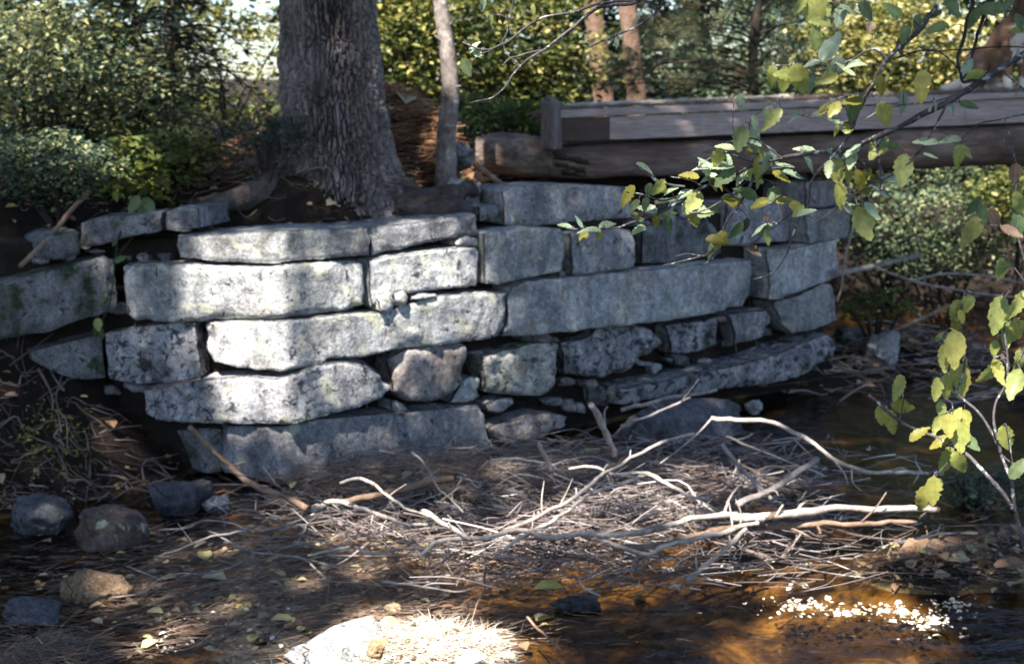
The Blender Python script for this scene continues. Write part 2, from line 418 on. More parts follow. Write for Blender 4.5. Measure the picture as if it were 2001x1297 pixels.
# stream bed and bank: one sheet
def ground_mat():
    m, t, out = new_mat('ground')
    co = N(t, 'ShaderNodeTexCoord').outputs['Object']
    sep = N(t, 'ShaderNodeSeparateXYZ'); t.links.new(co, sep.inputs[0])
    n1 = noise(t, co, 3.5, 8, 0.65, 0.4); n2 = noise(t, co, 38, 5, 0.7)
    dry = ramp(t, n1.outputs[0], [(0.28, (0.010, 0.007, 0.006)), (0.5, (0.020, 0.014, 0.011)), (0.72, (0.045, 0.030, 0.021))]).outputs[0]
    bed = ramp(t, n1.outputs[0], [(0.34, (0.016, 0.011, 0.007)), (0.48, (0.07, 0.048, 0.021)), (0.62, (0.40, 0.28, 0.11))]).outputs[0]
    f = ramp(t, sep.outputs['Z'], [(0.0, g(0)), (1.0, g(1))])
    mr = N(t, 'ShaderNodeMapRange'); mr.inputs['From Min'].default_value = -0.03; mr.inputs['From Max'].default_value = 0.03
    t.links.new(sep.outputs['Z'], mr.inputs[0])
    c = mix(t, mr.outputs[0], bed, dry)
    c = mix(t, 0.5, c, ramp(t, n2.outputs[0], [(0.3, g(0.2)), (0.7, g(0.8))]).outputs[0], 'OVERLAY')
    b = N(t, 'ShaderNodeBsdfPrincipled', Roughness=0.9); b.inputs['Specular IOR Level'].default_value = 0.2
    t.links.new(c, b.inputs['Base Color']); t.links.new(bump(t, n2.outputs[0], 0.9, 0.03), b.inputs['Normal'])
    t.links.new(b.outputs[0], out.inputs[0]); return m
M['ground'] = ground_mat()
def water_mat():
    m, t, out = new_mat('water')
    co = N(t, 'ShaderNodeTexCoord').outputs['Object']
    mp = N(t, 'ShaderNodeMapping'); mp.inputs['Scale'].default_value = (0.5, 1.0, 1.0); t.links.new(co, mp.inputs[0])
    n1 = noise(t, mp.outputs[0], 7, 4, 0.6, 0.8)
    nb = bump(t, n1.outputs[0], 0.28, 0.05)
    gl = N(t, 'ShaderNodeBsdfGlossy', Roughness=0.03); gl.inputs['Color'].default_value = (0.9, 0.93, 1, 1)
    tr = N(t, 'ShaderNodeBsdfTransparent'); tr.inputs['Color'].default_value = (0.66, 0.53, 0.36, 1)
    fr = N(t, 'ShaderNodeFresnel', IOR=1.33)
    for n in (gl, fr): t.links.new(nb, n.inputs['Normal'])
    mx = N(t, 'ShaderNodeMixShader'); t.links.new(fr.outputs[0], mx.inputs[0])
    t.links.new(tr.outputs[0], mx.inputs[1]); t.links.new(gl.outputs[0], mx.inputs[2]); t.links.new(mx.outputs[0], out.inputs[0])
    return m
M['water'] = water_mat()

# ------------------------------------------------------------------ the line of the abutment in plan
Cn = np.array([-1.213, 7.5])
dR = np.array([0.795, 0.606]); dL = np.array([-0.978, 0.208]); dK = np.array([-0.87, -0.493])
Kn = Cn + dL * 0.985
nR = np.array([0.606, -0.795, 0]); nL = np.array([-0.208, -0.978, 0]); nK = np.array([0.493, -0.87, 0])
def plane_hit(px, py, p, n, off):
    d = ray(px, py); p3 = np.array([p[0], p[1], 0]) + n * off
    t = ((p3 - EYE) @ n) / (d @ n)
    return EYE + d * t[..., None]
def wallpt(px, py, off=0.0):
    """where the line of sight through a photo point meets the wall face, off metres in front of it"""
    px = np.atleast_1d(np.asarray(px, float)); py = np.atleast_1d(np.asarray(py, float))
    A = plane_hit(px, py, Cn, nR, off); B = plane_hit(px, py, Cn, nL, off); K = plane_hit(px, py, Kn, nK, off)
    sA = (A[:, :2] - Cn) @ dR; sB = (B[:, :2] - Cn) @ dL
    P = A.copy(); nn = np.tile(nR, (len(px), 1)); d = sA < 0
    P[d] = B[d]; nn[d] = nL; k = d & (sB > 0.985); P[k] = K[k]; nn[k] = nK
    return P, nn

XB = np.array([-60, -8, -4.5, -2.83, -2.17, -1.21, 2.30, 2.55, 4, 8, 14, 60])
YB = np.array([4.0, 5.4, 6.3, 7.32, 7.70, 7.50, 10.15, 12.4, 13.2, 13.8, 16, 30])
def bump2(x, y, cx, cy, rx, ry, h):
    q = ((x - cx) / rx) ** 2 + ((y - cy) / ry) ** 2
    return h * np.exp(-q)
def ground_h(x, y):
    x = np.asarray(x, float); y = np.asarray(y, float)
    P = np.stack([x.ravel(), y.ravel(), np.zeros(x.size)], 1)
    nz = fbm(P * 1.1, 4).reshape(x.shape); nf = fbm(P * 6 + 5, 3).reshape(x.shape)
    bed = -0.17 + 0.07 * nz + 0.025 * nf
    bed = bed + bump2(x, y, -0.35, 5.05, 0.62, 0.62, 0.20)          # bright needle bar in front
    bed = bed + bump2(x, y, -1.72, 4.95, 0.42, 0.55, 0.24)          # needle mound, near left
    bed = bed + bump2(x, y, 0.30, 7.25, 1.30, 0.62, 0.28)           # bar that carries the brush
    bed = bed + bump2(x, y, -0.9, 7.0, 0.6, 0.45, 0.12)
    bed = bed + bump2(x, y, 1.75, 6.0, 0.50, 0.45, 0.19)            # littered bank, right
    bed = bed + bump2(x, y, 2.6, 6.4, 0.8, 0.7, 0.22)
    bed = bed + bump2(x, y, -2.6, 7.75, 0.60, 0.45, 0.80)           # soil slope below the far left stones
    bed = bed + bump2(x, y, -3.6, 7.0, 0.8, 0.8, 0.9)
    bed = bed + bump2(x, y, 2.2, 10.3, 0.5, 0.6, 0.20)
    bed = bed + bump2(x, y, 1.0, 8.9, 0.8, 0.5, 0.10)
    bed = bed + bump2(x, y, 3.1, 11.3, 0.9, 0.8, 0.34) + bump2(x, y, 3.6, 9.6, 0.6, 0.5, 0.18)
    near = sstep(y, 4.2, 2.2) * 0.65 + sstep(-y, -2.0, 8) * 1.0      # the bank the viewer stands on
    bed = bed + near
    d = y - np.interp(x, XB, YB)
    wz = (x > -3.2) & (x < 2.3)
    wid = np.where(wz, 0.30, np.where(x >= 2.3, 2.4, 0.8))
    k = sstep(d, 0.12, 0.12 + wid)
    top = 1.24 + 0.46 * sstep(d, 0.5, 1.5) + 0.02 * np.maximum(d - 2, 0) + 0.05 * nz + 0.03 * nf
    top = top + bump2(x, y, -1.02, 9.75, 0.62, 0.5, 0.48) + 0
    lowb = sstep(x, -0.55, -0.15) * sstep(-y, -10.35, -10.05) * sstep(-x, -3.2, -2.2)
    top = top * (1 - lowb) + np.minimum(top, 1.36) * lowb + bump2(x, y, -1.35, 8.40, 0.45, 0.16, 0.17) + bump2(x, y, -0.9, 8.36, 0.3, 0.14, 0.08) + bump2(x, y, -2.0, 8.5, 0.5, 0.3, 0.2)  # bumps at the trunk foot: dark mound standing in for the shaded hollow
    hf = fbm(P * 13 + 9, 3).reshape(x.shape); top = top + (0.05 * fbm(P * 4.5 + 2, 3).reshape(x.shape) + 0.035 * hf) * sstep(y, 16, 14)
    bed = bed + 0.05 * hf * sstep(x, -1.5, -2.2)
    farb = 0.35 + 0.16 * np.maximum(d, 0) + 0.06 * nz
    farb = np.minimum(farb, top + 0.4)
    tz = np.where(x > 2.3, farb, top)
    bl = sstep(x, 2.2, 3.0)
    tz = top * (1 - bl) + farb * bl
    return bed * (1 - k) + tz * k
def axis_pts(lo, hi, fine_lo, fine_hi, step, n_out):
    a = np.arange(fine_lo, fine_hi + 1e-6, step)
    l = fine_lo - np.geomspace(step, fine_lo - lo, n_out)[::-1]; h = fine_hi + np.geomspace(step, hi - fine_hi, n_out)
    return np.r_[l, a, h]
gx = axis_pts(-90, 90, -5, 5.5, 0.045, 34); gy = axis_pts(-40, 120, 3.2, 13.5, 0.045, 34)
GX, GY = np.meshgrid(gx, gy); GZ = ground_h(GX, GY)
nx, ny = len(gx), len(gy)
i = np.arange(nx - 1)[None]; j = np.arange(ny - 1)[:, None] * nx
Q = np.stack([i + j, i + 1 + j, i + 1 + j + nx, i + j + nx], -1).reshape(-1, 4)
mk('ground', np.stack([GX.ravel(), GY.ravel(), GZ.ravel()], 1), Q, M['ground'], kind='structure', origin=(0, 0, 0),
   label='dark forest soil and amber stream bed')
wx = np.linspace(-40, 40, 3); V = [(-40, 2.4, 0), (40, 2.4, 0), (40, 30, 0), (-40, 30, 0)]
mk('stream_water', V, np.array([[0, 1, 2, 3]]), M['water'], kind='structure', origin=(0, 0, 0), label='dark tea-coloured stream water')

# ------------------------------------------------------------------ stone abutment
wall = empty('stone_abutment', (Cn[0], Cn[1], 0), 'dry-laid granite block abutment under the log bridge', 'stone wall')
_stone_n = [0]
def stone(top, bot, m='granite_grey', off=0.0, amp=0.015, depth=0.42, rnd=0.010, parent=wall, name='stone', label=None, jit=1.7, base=None):
    _stone_n[0] += 1; seed = _stone_n[0] * 9.17
    top = np.array(top, float); bot = np.array(bot, float)
    wpx = max(np.ptp(top[:, 0]), np.ptp(bot[:, 0])); hpx = abs(np.mean(bot[:, 1]) - np.mean(top[:, 1]))
    nu = int(np.clip(wpx / 7.5, 10, 76)); nv = int(np.clip(hpx / 7.5, 7, 20))
    u = np.linspace(0, 1, nu + 1); v = np.linspace(0, 1, nv + 1)
    # crowd the samples towards the edges so that arrises round off
    e = lambda s: np.clip(s - 0.115 * np.sin(2 * math.pi * s), 0, 1)
    u, v = e(u), e(v)
    def poly(p):
        d = np.r_[0, np.cumsum(np.abs(np.diff(p[:, 0])))]; d = d / d[-1]
        dd_ = np.r_[0, np.cumsum(np.hypot(*np.diff(p, axis=0).T))]; q_ = np.linspace(0, dd_[-1], 160); s = np.c_[np.interp(q_, dd_, p[:, 0]), np.interp(q_, dd_, p[:, 1])]
        sd = np.linspace(0, 1, 160)
        return np.c_[np.interp(u, sd, s[:, 0]), np.interp(u, sd, s[:, 1])]
    T, B = poly(top), poly(bot)
    G = T[:, None] * (1 - v)[None, :, None] + B[:, None] * v[None, :, None]
    # rough broken edges in the plane of the face
    q = np.concatenate([G / 13.0, np.full(G.shape[:2] + (1,), seed)], -1).reshape(-1, 3)
    G = G + np.stack([fbm(q, 3), fbm(q + 31.7, 3)], -1).reshape(G.shape) * jit * 1.5
    P, nn = wallpt(G[..., 0].ravel(), G[..., 1].ravel(), off)
    # arrises: distance to the outline, in metres
    W = np.linalg.norm(P.reshape(nu + 1, nv + 1, 3)[-1, nv // 2] - P.reshape(nu + 1, nv + 1, 3)[0, nv // 2])
    H = np.linalg.norm(P.reshape(nu + 1, nv + 1, 3)[nu // 2, -1] - P.reshape(nu + 1, nv + 1, 3)[nu // 2, 0])
    eu = np.minimum(u, 1 - u)[:, None] * W + 0 * v[None]; ev = np.minimum(v, 1 - v)[None] * H + 0 * u[:, None]
    er = rnd * (1 + 0.5 * fbm(P * 5 + seed, 2).reshape(eu.shape))
    back = lambda x: np.where(x < er, er - np.sqrt(np.maximum(er ** 2 - (er - x) ** 2, 0)), 0)
    bk = np.maximum(back(eu), back(ev)) + 0.35 * np.minimum(back(eu), back(ev))
    dsp = amp * 1.0 * fbm(P * 4.5 + seed, 3) + amp * 1.1 * fbm(P * 14 + seed, 4, 0.65) + amp * 0.7 * fbm(P * 38 + seed, 3)
    rs_ = np.random.default_rng(int(seed * 100))
    for _ in range(int(2 + W * 3)):                        # spalled corners and chipped arrises
        sgn = rs_.random() < .5
        pu = rs_.random() if sgn else rs_.integers(0, 2); pv = rs_.integers(0, 2) if sgn else rs_.random()
        c_ = P.reshape(nu + 1, nv + 1, 3)[int(round(pu * nu)), int(round(pv * nv))]; rr_ = rs_.uniform(.03, .13) * min(1, H * 4)
        dsp = dsp - rs_.uniform(.015, .05) * np.clip(1.25 - np.linalg.norm((P - c_) * [1, 1, 1.4], axis=1) / rr_, 0, .8)
    tilt = (random.random() - .5) * 0.02
    dsp = dsp - bk.ravel() + tilt * np.linspace(-1, 1, nu + 1).repeat(nv + 1)
    Pf = P + nn * dsp[:, None]
    idx = np.arange((nu + 1) * (nv + 1)).reshape(nu + 1, nv + 1)
    Qf = np.stack([idx[:-1, :-1], idx[:-1, 1:], idx[1:, 1:], idx[1:, :-1]], -1).reshape(-1, 4)
    rim = np.concatenate([idx[:, 0], idx[-1, 1:], idx[::-1, -1][1:], idx[0, ::-1][1:-1]])
    c = Pf[rim].mean(0)
    nm = nn[rim]; nb = unit(nn.mean(0))
    V = [Pf]; F = [Qf]; prev = rim; base_n = len(Pf)
    for k_, (dd, sh) in enumerate(((0.03, 1.0), (0.14, 1.0), (depth, 0.96))):
        ring = Pf[rim] - nb * dd
        ring = c - nb * dd + (ring - (c - nb * dd)) * sh
        ring = ring + nm * (0.006 * fbm(ring * 12 + seed, 2))[:, None]
        ids = base_n + np.arange(len(rim)); base_n += len(rim)
        V.append(ring); F.append(np.stack([prev, ids, np.roll(ids, -1), np.roll(prev, -1)], 1)); prev = ids
    V.append((c - nb * depth)[None]); cid = base_n
    F.append(np.stack([np.full(len(prev), cid), np.roll(prev, -1), prev], 1))
    Vv = np.concatenate(V)
    # consistent winding is not needed for shading but helps the bump: faces look out of the wall
    quads = np.concatenate([f for f in F if f.shape[1] == 4])
    o = mk(name, Vv, [quads, F[-1]], M[m], parent)
    if label: o['label'] = label
    return o

ST = [
 # far left, tilted; their shade is put into the darker mossy granite
 ([(78,472),(110,456),(155,453)], [(82,508),(118,505),(156,497)], 'granite_moss_shade', {}),
 ([(159,436),(215,424),(262,420),(308,418)], [(158,484),(200,478),(250,463),(308,452)], 'granite_moss_shade', dict(off=0.03)),
 ([(322,415),(350,404),(384,408)], [(322,450),(350,452),(384,446)], 'granite_moss_shade', dict(off=-0.05)),
 ([(-40,566),(35,547),(100,527),(150,515),(205,500),(221,510)], [(-40,668),(35,659),(110,646),(140,631),(180,621),(224,612)], 'granite_moss_shade', dict(off=0.02, amp=0.02)),
 ([(62,688),(120,672),(200,654)], [(66,706),(100,724),(150,742),(206,738)], 'granite_moss_shade', dict(off=-0.02)),
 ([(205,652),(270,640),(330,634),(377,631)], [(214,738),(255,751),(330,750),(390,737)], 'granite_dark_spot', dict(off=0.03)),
 # top slabs
 ([(342,464),(400,459),(500,453),(640,448),(725,445)], [(354,503),(395,507),(450,512),(530,515),(600,508),(725,499)], 'granite_grey', dict(off=0.02, lab='long thin top slab with yellowish lichen specks')),
 ([(729,446),(780,439),(850,430),(930,417)], [(729,499),(790,485),(870,468),(936,458)], 'granite_base', dict(off=0.0)),
 # bright course
 ([(238,522),(262,515),(350,516),(450,520),(520,521),(600,513),(690,511),(718,517)], [(240,614),(262,626),(335,632),(395,628),(460,625),(530,625),(600,617),(680,607),(716,596)], 'granite_pale', dict(off=0.04, rnd=0.035, lab='long pale block with black and yellow lichen spots')),
 ([(727,510),(760,501),(830,492),(900,485),(936,481)], [(727,600),(748,588),(800,572),(870,564),(937,560)], 'granite_pale', dict(off=0.03)),
 ([(946,456),(1000,448),(1060,446),(1104,448)], [(950,554),(980,555),(1045,541),(1104,531)], 'granite_grey', dict(off=0.03)),
 ([(1116,456),(1180,452),(1244,450)], [(1120,538),(1180,531),(1246,522)], 'granite_base', dict(off=0.0)),  # darker granite for the shade below the bridge
 ([(986,374),(1010,364),(1100,359),(1236,366)], [(986,439),(1040,442),(1120,434),(1238,425)], 'granite_base', dict(off=-0.16)),  # shade under the log put into a darker granite
 ([(940,405),(976,402)], [(940,432),(976,434)], 'granite_moss_shade', dict(off=-0.12)),
 # third course
 ([(396,633),(450,630),(540,628),(620,620),(690,611),(745,613),(792,597),(862,578),(930,573),(992,573)], [(398,676),(420,706),(447,715),(500,722),(553,726),(603,715),(645,701),(700,699),(774,684),(898,671),(984,657)], 'granite_pale', dict(off=0.05, lab='long light block turning the corner of the wall')),
 ([(1004,562),(1025,550),(1090,545),(1200,535),(1300,525),(1400,515),(1476,509)], [(988,658),(1040,655),(1120,647),(1200,637),(1300,627),(1390,613),(1462,598)], 'granite_grey', dict(off=0.04, lab='long smooth grey block in the right half of the wall')),
 # right end
 ([(1508,488),(1560,485),(1600,475),(1643,467)], [(1507,585),(1530,583),(1580,563),(1640,540)], 'granite_grey', dict(off=0.06)),
 ([(1578,414),(1620,409),(1663,403)], [(1583,475),(1620,470),(1662,462)], 'granite_grey', dict(off=0.05)),
 ([(1582,356),(1620,352),(1660,356)], [(1578,407),(1620,403),(1662,397)], 'granite_base', dict(off=0.0)),
 ([(1520,591),(1560,578),(1612,554),(1628,556)], [(1528,630),(1550,652),(1600,642),(1636,625)], 'granite_grey', dict(off=0.04)),
 ([(1425,395),(1490,388),(1560,392)], [(1420,480),(1500,474),(1558,468)], 'granite_base', dict(off=-0.12)),
 ([(1255,445),(1330,420),(1400,400)], [(1255,515),(1330,512),(1412,495)], 'granite_moss_shade', dict(off=-0.14)),
 # lower course
 ([(1432,616),(1465,610),(1496,607)], [(1446,672),(1465,668),(1490,655)], 'granite_base', dict(off=-0.03)),
 ([(1308,640),(1350,630),(1403,622)], [(1312,690),(1345,690),(1400,676)], 'granite_dark_spot', dict(off=-0.06)),
 ([(1105,674),(1165,661),(1178,641),(1230,636),(1270,640),(1296,655)], [(1122,734),(1180,738),(1232,730),(1243,705),(1268,694),(1298,672)], 'granite_dark_spot', dict(off=-0.02, amp=0.035, rnd=0.05)),
 ([(942,697),(1000,687),(1060,673),(1098,672)], [(956,766),(1000,774),(1060,773),(1090,760)], 'granite_patch', dict(off=0.0, amp=0.035, rnd=0.04, lab='dark squarish stone with a white lichen patch')),
 ([(775,708),(800,683),(850,679),(916,673)], [(772,768),(800,785),(850,788),(914,752)], 'granite_brown', dict(off=0.04, amp=0.03, rnd=0.05, lab='rounded pinkish-brown stone')),
 ([(271,768),(320,756),(355,748),(443,738),(496,736),(543,741),(575,730),(620,712),(674,706),(720,720),(756,745),(768,757)], [(279,812),(300,822),(400,827),(500,828),(565,829),(600,822),(650,808),(700,795),(740,780),(770,763)], 'granite_spot', dict(off=0.06, lab='spear-shaped block tapering to a point on the right')),
 ([(440,836),(500,833),(560,833),(620,820),(760,809),(850,801),(945,794)], [(438,922),(500,936),(545,943),(600,935),(700,928),(800,915),(880,901),(962,880)], 'granite_base', dict(off=0.02)),
 ([(345,842),(390,836),(434,838)], [(372,915),(395,924),(432,922)], 'granite_moss_shade', dict(off=-0.1)),
 ([(965,838),(1000,824),(1060,806),(1112,815)], [(968,856),(1000,868),(1050,858),(1112,832)], 'granite_brown', dict(off=0.02, amp=0.03)),
 ([(1150,752),(1180,748),(1208,748)], [(1155,792),(1180,794),(1204,786)], 'granite_moss_shade', dict(off=-0.1)),
 ([(1212,762),(1300,744),(1400,722),(1480,705),(1560,676),(1622,652)], [(1212,792),(1300,776),(1400,762),(1500,750),(1575,732),(1636,682)], 'granite_dark_spot', dict(off=0.10, amp=0.03)),
]
for top, bot, m, kw in ST:
    lab = kw.pop('lab', None); stone(top, bot, m, label=lab, **kw)
for top, bot, m, off in [
 ([(742,580),(758,572),(772,576)], [(744,606),(758,614),(774,603)], 'granite_pale', 0.07),
 ([(773,574),(788,568),(800,572)], [(775,598),(788,600),(799,590)], 'granite_pale', 0.06),
 ([(808,580),(830,573),(856,575)], [(810,586),(830,589),(855,582)], 'granite_pale', 0.06),
 ([(894,472),(912,461),(934,466)], [(895,480),(915,483),(934,481)], 'granite_pale', 0.02),
 ([(910,742),(924,737),(938,738)], [(884,787),(915,787),(947,778)], 'granite_grey', -0.03),
 ([(768,784),(778,783),(790,790)], [(770,803),(785,806),(802,804)], 'granite_pale', -0.01),
 ([(954,792),(980,780),(1006,778)], [(960,805),(978,808),(1006,793)], 'granite_grey', 0.0),
 ([(383,634),(388,632)], [(386,736),(393,735)], 'granite_grey', -0.08),
 ([(1098,530),(1106,524)], [(1096,545),(1108,540)], 'granite_pale', 0.0),
 ([(1500,612),(1510,606)], [(1502,640),(1508,632)], 'granite_base', -0.02),
]:
    stone(top, bot, m, off=off, amp=0.012, depth=0.16, rnd=0.022, jit=1.0, name='chinking_stone')
rs0 = np.random.default_rng(71)
for (x0, y0, x1, y1, n_) in ((250, 756, 400, 775, 5), (345, 505, 240, 505, 3), (1010, 655, 1100, 668, 4), (1110, 745, 1300, 770, 6), (1240, 700, 1300, 730, 3), (1405, 620, 1430, 680, 2), (770, 690, 790, 700, 2), (930, 690, 940, 735, 2),
                             (560, 835, 900, 798, 4), (1300, 700, 1440, 720, 5), (1480, 600, 1500, 680, 3), (1480, 500, 1500, 590, 3), (1060, 780, 1150, 800, 4), (60, 745, 230, 765, 6), (60, 515, 200, 490, 4), (225, 520, 232, 610, 2), (1250, 440, 1420, 400, 4), (1560, 400, 1575, 480, 3)):
    for k in range(n_):
        t_ = (k + rs0.random()) / n_; cx, cy = x0 + (x1 - x0) * t_, y0 + (y1 - y0) * t_; a_, b_ = rs0.uniform(8, 20), rs0.uniform(5, 13)
        stone([(cx - a_, cy - b_ * rs0.uniform(.4, 1)), (cx, cy - b_), (cx + a_ * .9, cy - b_ * rs0.uniform(.4, 1))], [(cx - a_ * .9, cy + b_ * rs0.uniform(.4, 1)), (cx, cy + b_), (cx + a_, cy + b_ * rs0.uniform(.4, 1))],
              rs0.choice(['granite_moss_shade', 'granite_base', 'granite_brown', 'granite_moss_shade']), off=rs0.uniform(-.13, -.06), amp=.014, depth=.14, rnd=.02, jit=1.5, name='chinking_stone')
# dark packed earth and rubble behind the face
def core():
    V = []; F = []
    pts = [Kn + dK * 0.95, Kn + dK * 0.02, Cn, Cn + dR * 4.38]
    ns = [nK, nK, unit(nL + nR), nR]
    path = []; nrm = []
    for a in range(3):
        for s in np.linspace(0, 1, 24, endpoint=(a == 2)):
            path.append(pts[a] * (1 - s) + pts[a + 1] * s); nrm.append(unit(ns[a] * (1 - s) + ns[a + 1] * s))
    path = np.array(path); nrm = np.array(nrm)
    zs = np.linspace(-0.35, 1.30, 26)
    for p, n_ in zip(path, nrm):
        for z in zs:
            lift = 0.0
            V.append([p[0] - n_[0] * 0.20, p[1] - n_[1] * 0.20, z])
    V = np.array(V); nr = np.repeat(nrm, len(zs), 0)
    d = 0.05 * fbm(V * 5, 4); V = V + nr * d[:, None]
    back = V[np.arange(len(path)) * len(zs) + len(zs) - 1] - nrm * 0.5
    n0 = len(V); V = np.vstack([V, back])
    I = np.arange(len(path) * len(zs)).reshape(len(path), len(zs))
    Q = np.stack([I[:-1, :-1], I[1:, :-1], I[1:, 1:], I[:-1, 1:]], -1).reshape(-1, 4)
    b = n0 + np.arange(len(path))
    Q2 = np.stack([I[:-1, -1], I[1:, -1], b[1:], b[:-1]], 1)
    # closed end towards the stream
    mk('rubble_core', V, np.vstack([Q, Q2]), M['core'], wall)
core()

# ------------------------------------------------------------------ big tree with plated bark
def worley_periodic(a, b, na, seed=0):
    """cells on a cylinder: a in [0, na) wraps, returns F1, F2 and the cell's own number"""
    rs = np.random.default_rng(seed); tab = rs.random((na, 600, 2)); tv = rs.random((na, 600))
    ia = np.floor(a).astype(int); ib = np.floor(b).astype(int)
    f1 = np.full(a.shape, 9.0); f2 = np.full(a.shape, 9.0); cv = np.zeros(a.shape)
    for da in (-1, 0, 1):
        for db in (-1, 0, 1):
            ca = ia + da; cb = ib + db
            p = tab[ca % na, cb % 600]
            d = np.hypot(ca + p[..., 0] - a, (cb + p[..., 1] - b))
            m1 = d < f1
            f2 = np.where(m1, f1, np.minimum(f2, d)); cv = np.where(m1, tv[ca % na, cb % 600], cv); f1 = np.where(m1, d, f1)
    return f1, f2, cv
TY = 8.75
def tpx(px, py, Y=TY): return at(px, py, Y)
ax_px = [(660, 440), (662, 400), (664, 350), (662, 300), (655, 230), (649, 150), (645, 70), (642, 0), (636, -150), (626, -500), (640, -1000), (600, -1700)]
ax_r = [0.46, 0.42, 0.385, 0.355, 0.333, 0.316, 0.300, 0.288, 0.272, 0.25, 0.21, 0.13]
big_base = tpx(660, 440)
big_tree = empty('old_tree', big_base, 'thick old tree with deeply furrowed grey bark standing on the wall top', 'tree')
def big_trunk():
    axp = np.array([tpx(*p) for p in ax_px]); zz = axp[:, 2]
    z = np.r_[np.linspace(zz[0] - 0.12, 2.85, 400), np.linspace(2.87, zz[-1], 90)]
    na = 600
    q = np.linspace(0, 1, na, endpoint=False)
    th = 2 * math.pi * q + 0.62 * np.sin(2 * math.pi * (q - 0.25))      # rings are denser on the side that faces the stream
    th = th + (-math.pi / 2 - (2 * math.pi * 0.75)) + 0.0
    TH_ = None
    cx = np.interp(z, zz, axp[:, 0]); r = np.interp(z, zz, ax_r)
    TH, Z = np.meshgrid(th, z); Rr = np.repeat(r[:, None], na, 1); CX = np.repeat(cx[:, None], na, 1)
    low = np.clip((1.85 - Z) / 0.6, 0, 1)
    for ang, wdt, amp in ((-0.35, 0.42, 0.26), (-1.2, 0.36, 0.05), (-2.35, 0.5, 0.14), (1.0, .5, .2), (2.4, .5, .2)):
        da = (TH - ang + math.pi) % (2 * math.pi) - math.pi
        Rr = Rr + amp * low ** 2.2 * np.exp(-(da / wdt) ** 2)
    wq = np.stack([np.cos(TH) * 2.2, np.sin(TH) * 2.2, Z * 3.0], -1).reshape(-1, 3)
    wa = fbm(wq, 4, .6).reshape(Z.shape); wb = fbm(wq * 2 + 40, 4, .6).reshape(Z.shape)
    A0 = TH / (2 * math.pi)
    disp = 0.0
    for nc, zs, dep, wid, sd in ((78, 5.0, .026, .30, 5), (112, 9.0, .016, .26, 9)):
        A = ((A0 * nc) + nc * 0.020 * wa) % nc; B = Z * zs - 0.5 * zs * np.clip(1.9 - Z, 0, 1) ** 1.5 + 1.6 * wb + 60
        f1, f2, cv = worley_periodic(A, B, nc, sd)
        disp = disp + dep * 1.75 * (sstep(f2 - f1, 0.0, wid) - 1) + dep * 0.5 * (cv - 0.5)
    fine = fbm(np.stack([np.cos(TH) * 26, np.sin(TH) * 26, Z * 30], -1).reshape(-1, 3), 4, .65).reshape(Z.shape)
    flake = np.abs(fbm(np.stack([np.cos(TH) * 13, np.sin(TH) * 13, Z * 5], -1).reshape(-1, 3) + 5, 3).reshape(Z.shape))
    disp = disp + 0.012 * fine + 0.03 * wa * 0.6 - 0.02 * np.clip(.12 - flake, 0, 1) / .12
    Rr = Rr + disp
    V = np.stack([CX + Rr * np.cos(TH), TY + Rr * np.sin(TH), Z], -1).reshape(-1, 3)
    n = len(z); i = np.arange(n - 1)[:, None] * na; j = np.arange(na)[None]; k = (j + 1) % na
    Q = np.stack([i + j, i + k, i + na + k, i + na + j], -1).reshape(-1, 4)
    mk('trunk', V, Q, M['bark_big'], big_tree)
big_trunk()
def root(pts, r, parent=big_tree, m='bark_root', sides=14):
    P = spline(pts, 30)
    V, F = tube(P, np.interp(np.linspace(0, 1, 30), np.linspace(0, 1, len(r)), r), sides, 0.65, random.random() * 50)
    return mk('root', V, F, M[m], parent)
root([at(590, 345, 8.6), at(540, 362, 8.42), at(470, 388, 8.3), at(405, 402, 8.3), at(360, 425, 8.35), at(330, 470, 8.4)], [0.13, 0.085, 0.07, 0.062, 0.05, 0.03])
root([at(770, 370, 8.7), at(815, 395, 8.55), at(870, 385, 8.55), at(915, 372, 8.7), at(950, 395, 8.9)], [0.12, 0.08, 0.065, 0.06, 0.03])
root([at(560, 300, 8.8), at(510, 330, 8.75), at(455, 350, 8.75), at(400, 372, 8.8), at(360, 400, 8.9)], [0.12, 0.10, 0.09, 0.06, 0.04])
root([at(700, 415, 8.5), at(650, 425, 8.42), at(580, 418, 8.42), at(520, 430, 8.5)], [0.10, 0.07, 0.05, 0.03], m='bark_dark')
root([at(780, 400, 8.45), at(840, 415, 8.4), at(890, 405, 8.42), at(940, 412, 8.6)], [0.07, 0.055, 0.05, 0.025])

def simple_trunk(name, pts, r, m, parent, sides=20, rough=0.16, n=60):
    P = spline(pts, n)
    V, F = tube(P, np.interp(np.linspace(0, 1, n), np.linspace(0, 1, len(r)), r), sides, rough, random.random() * 90)
    return mk(name, V, F, M[m], parent)

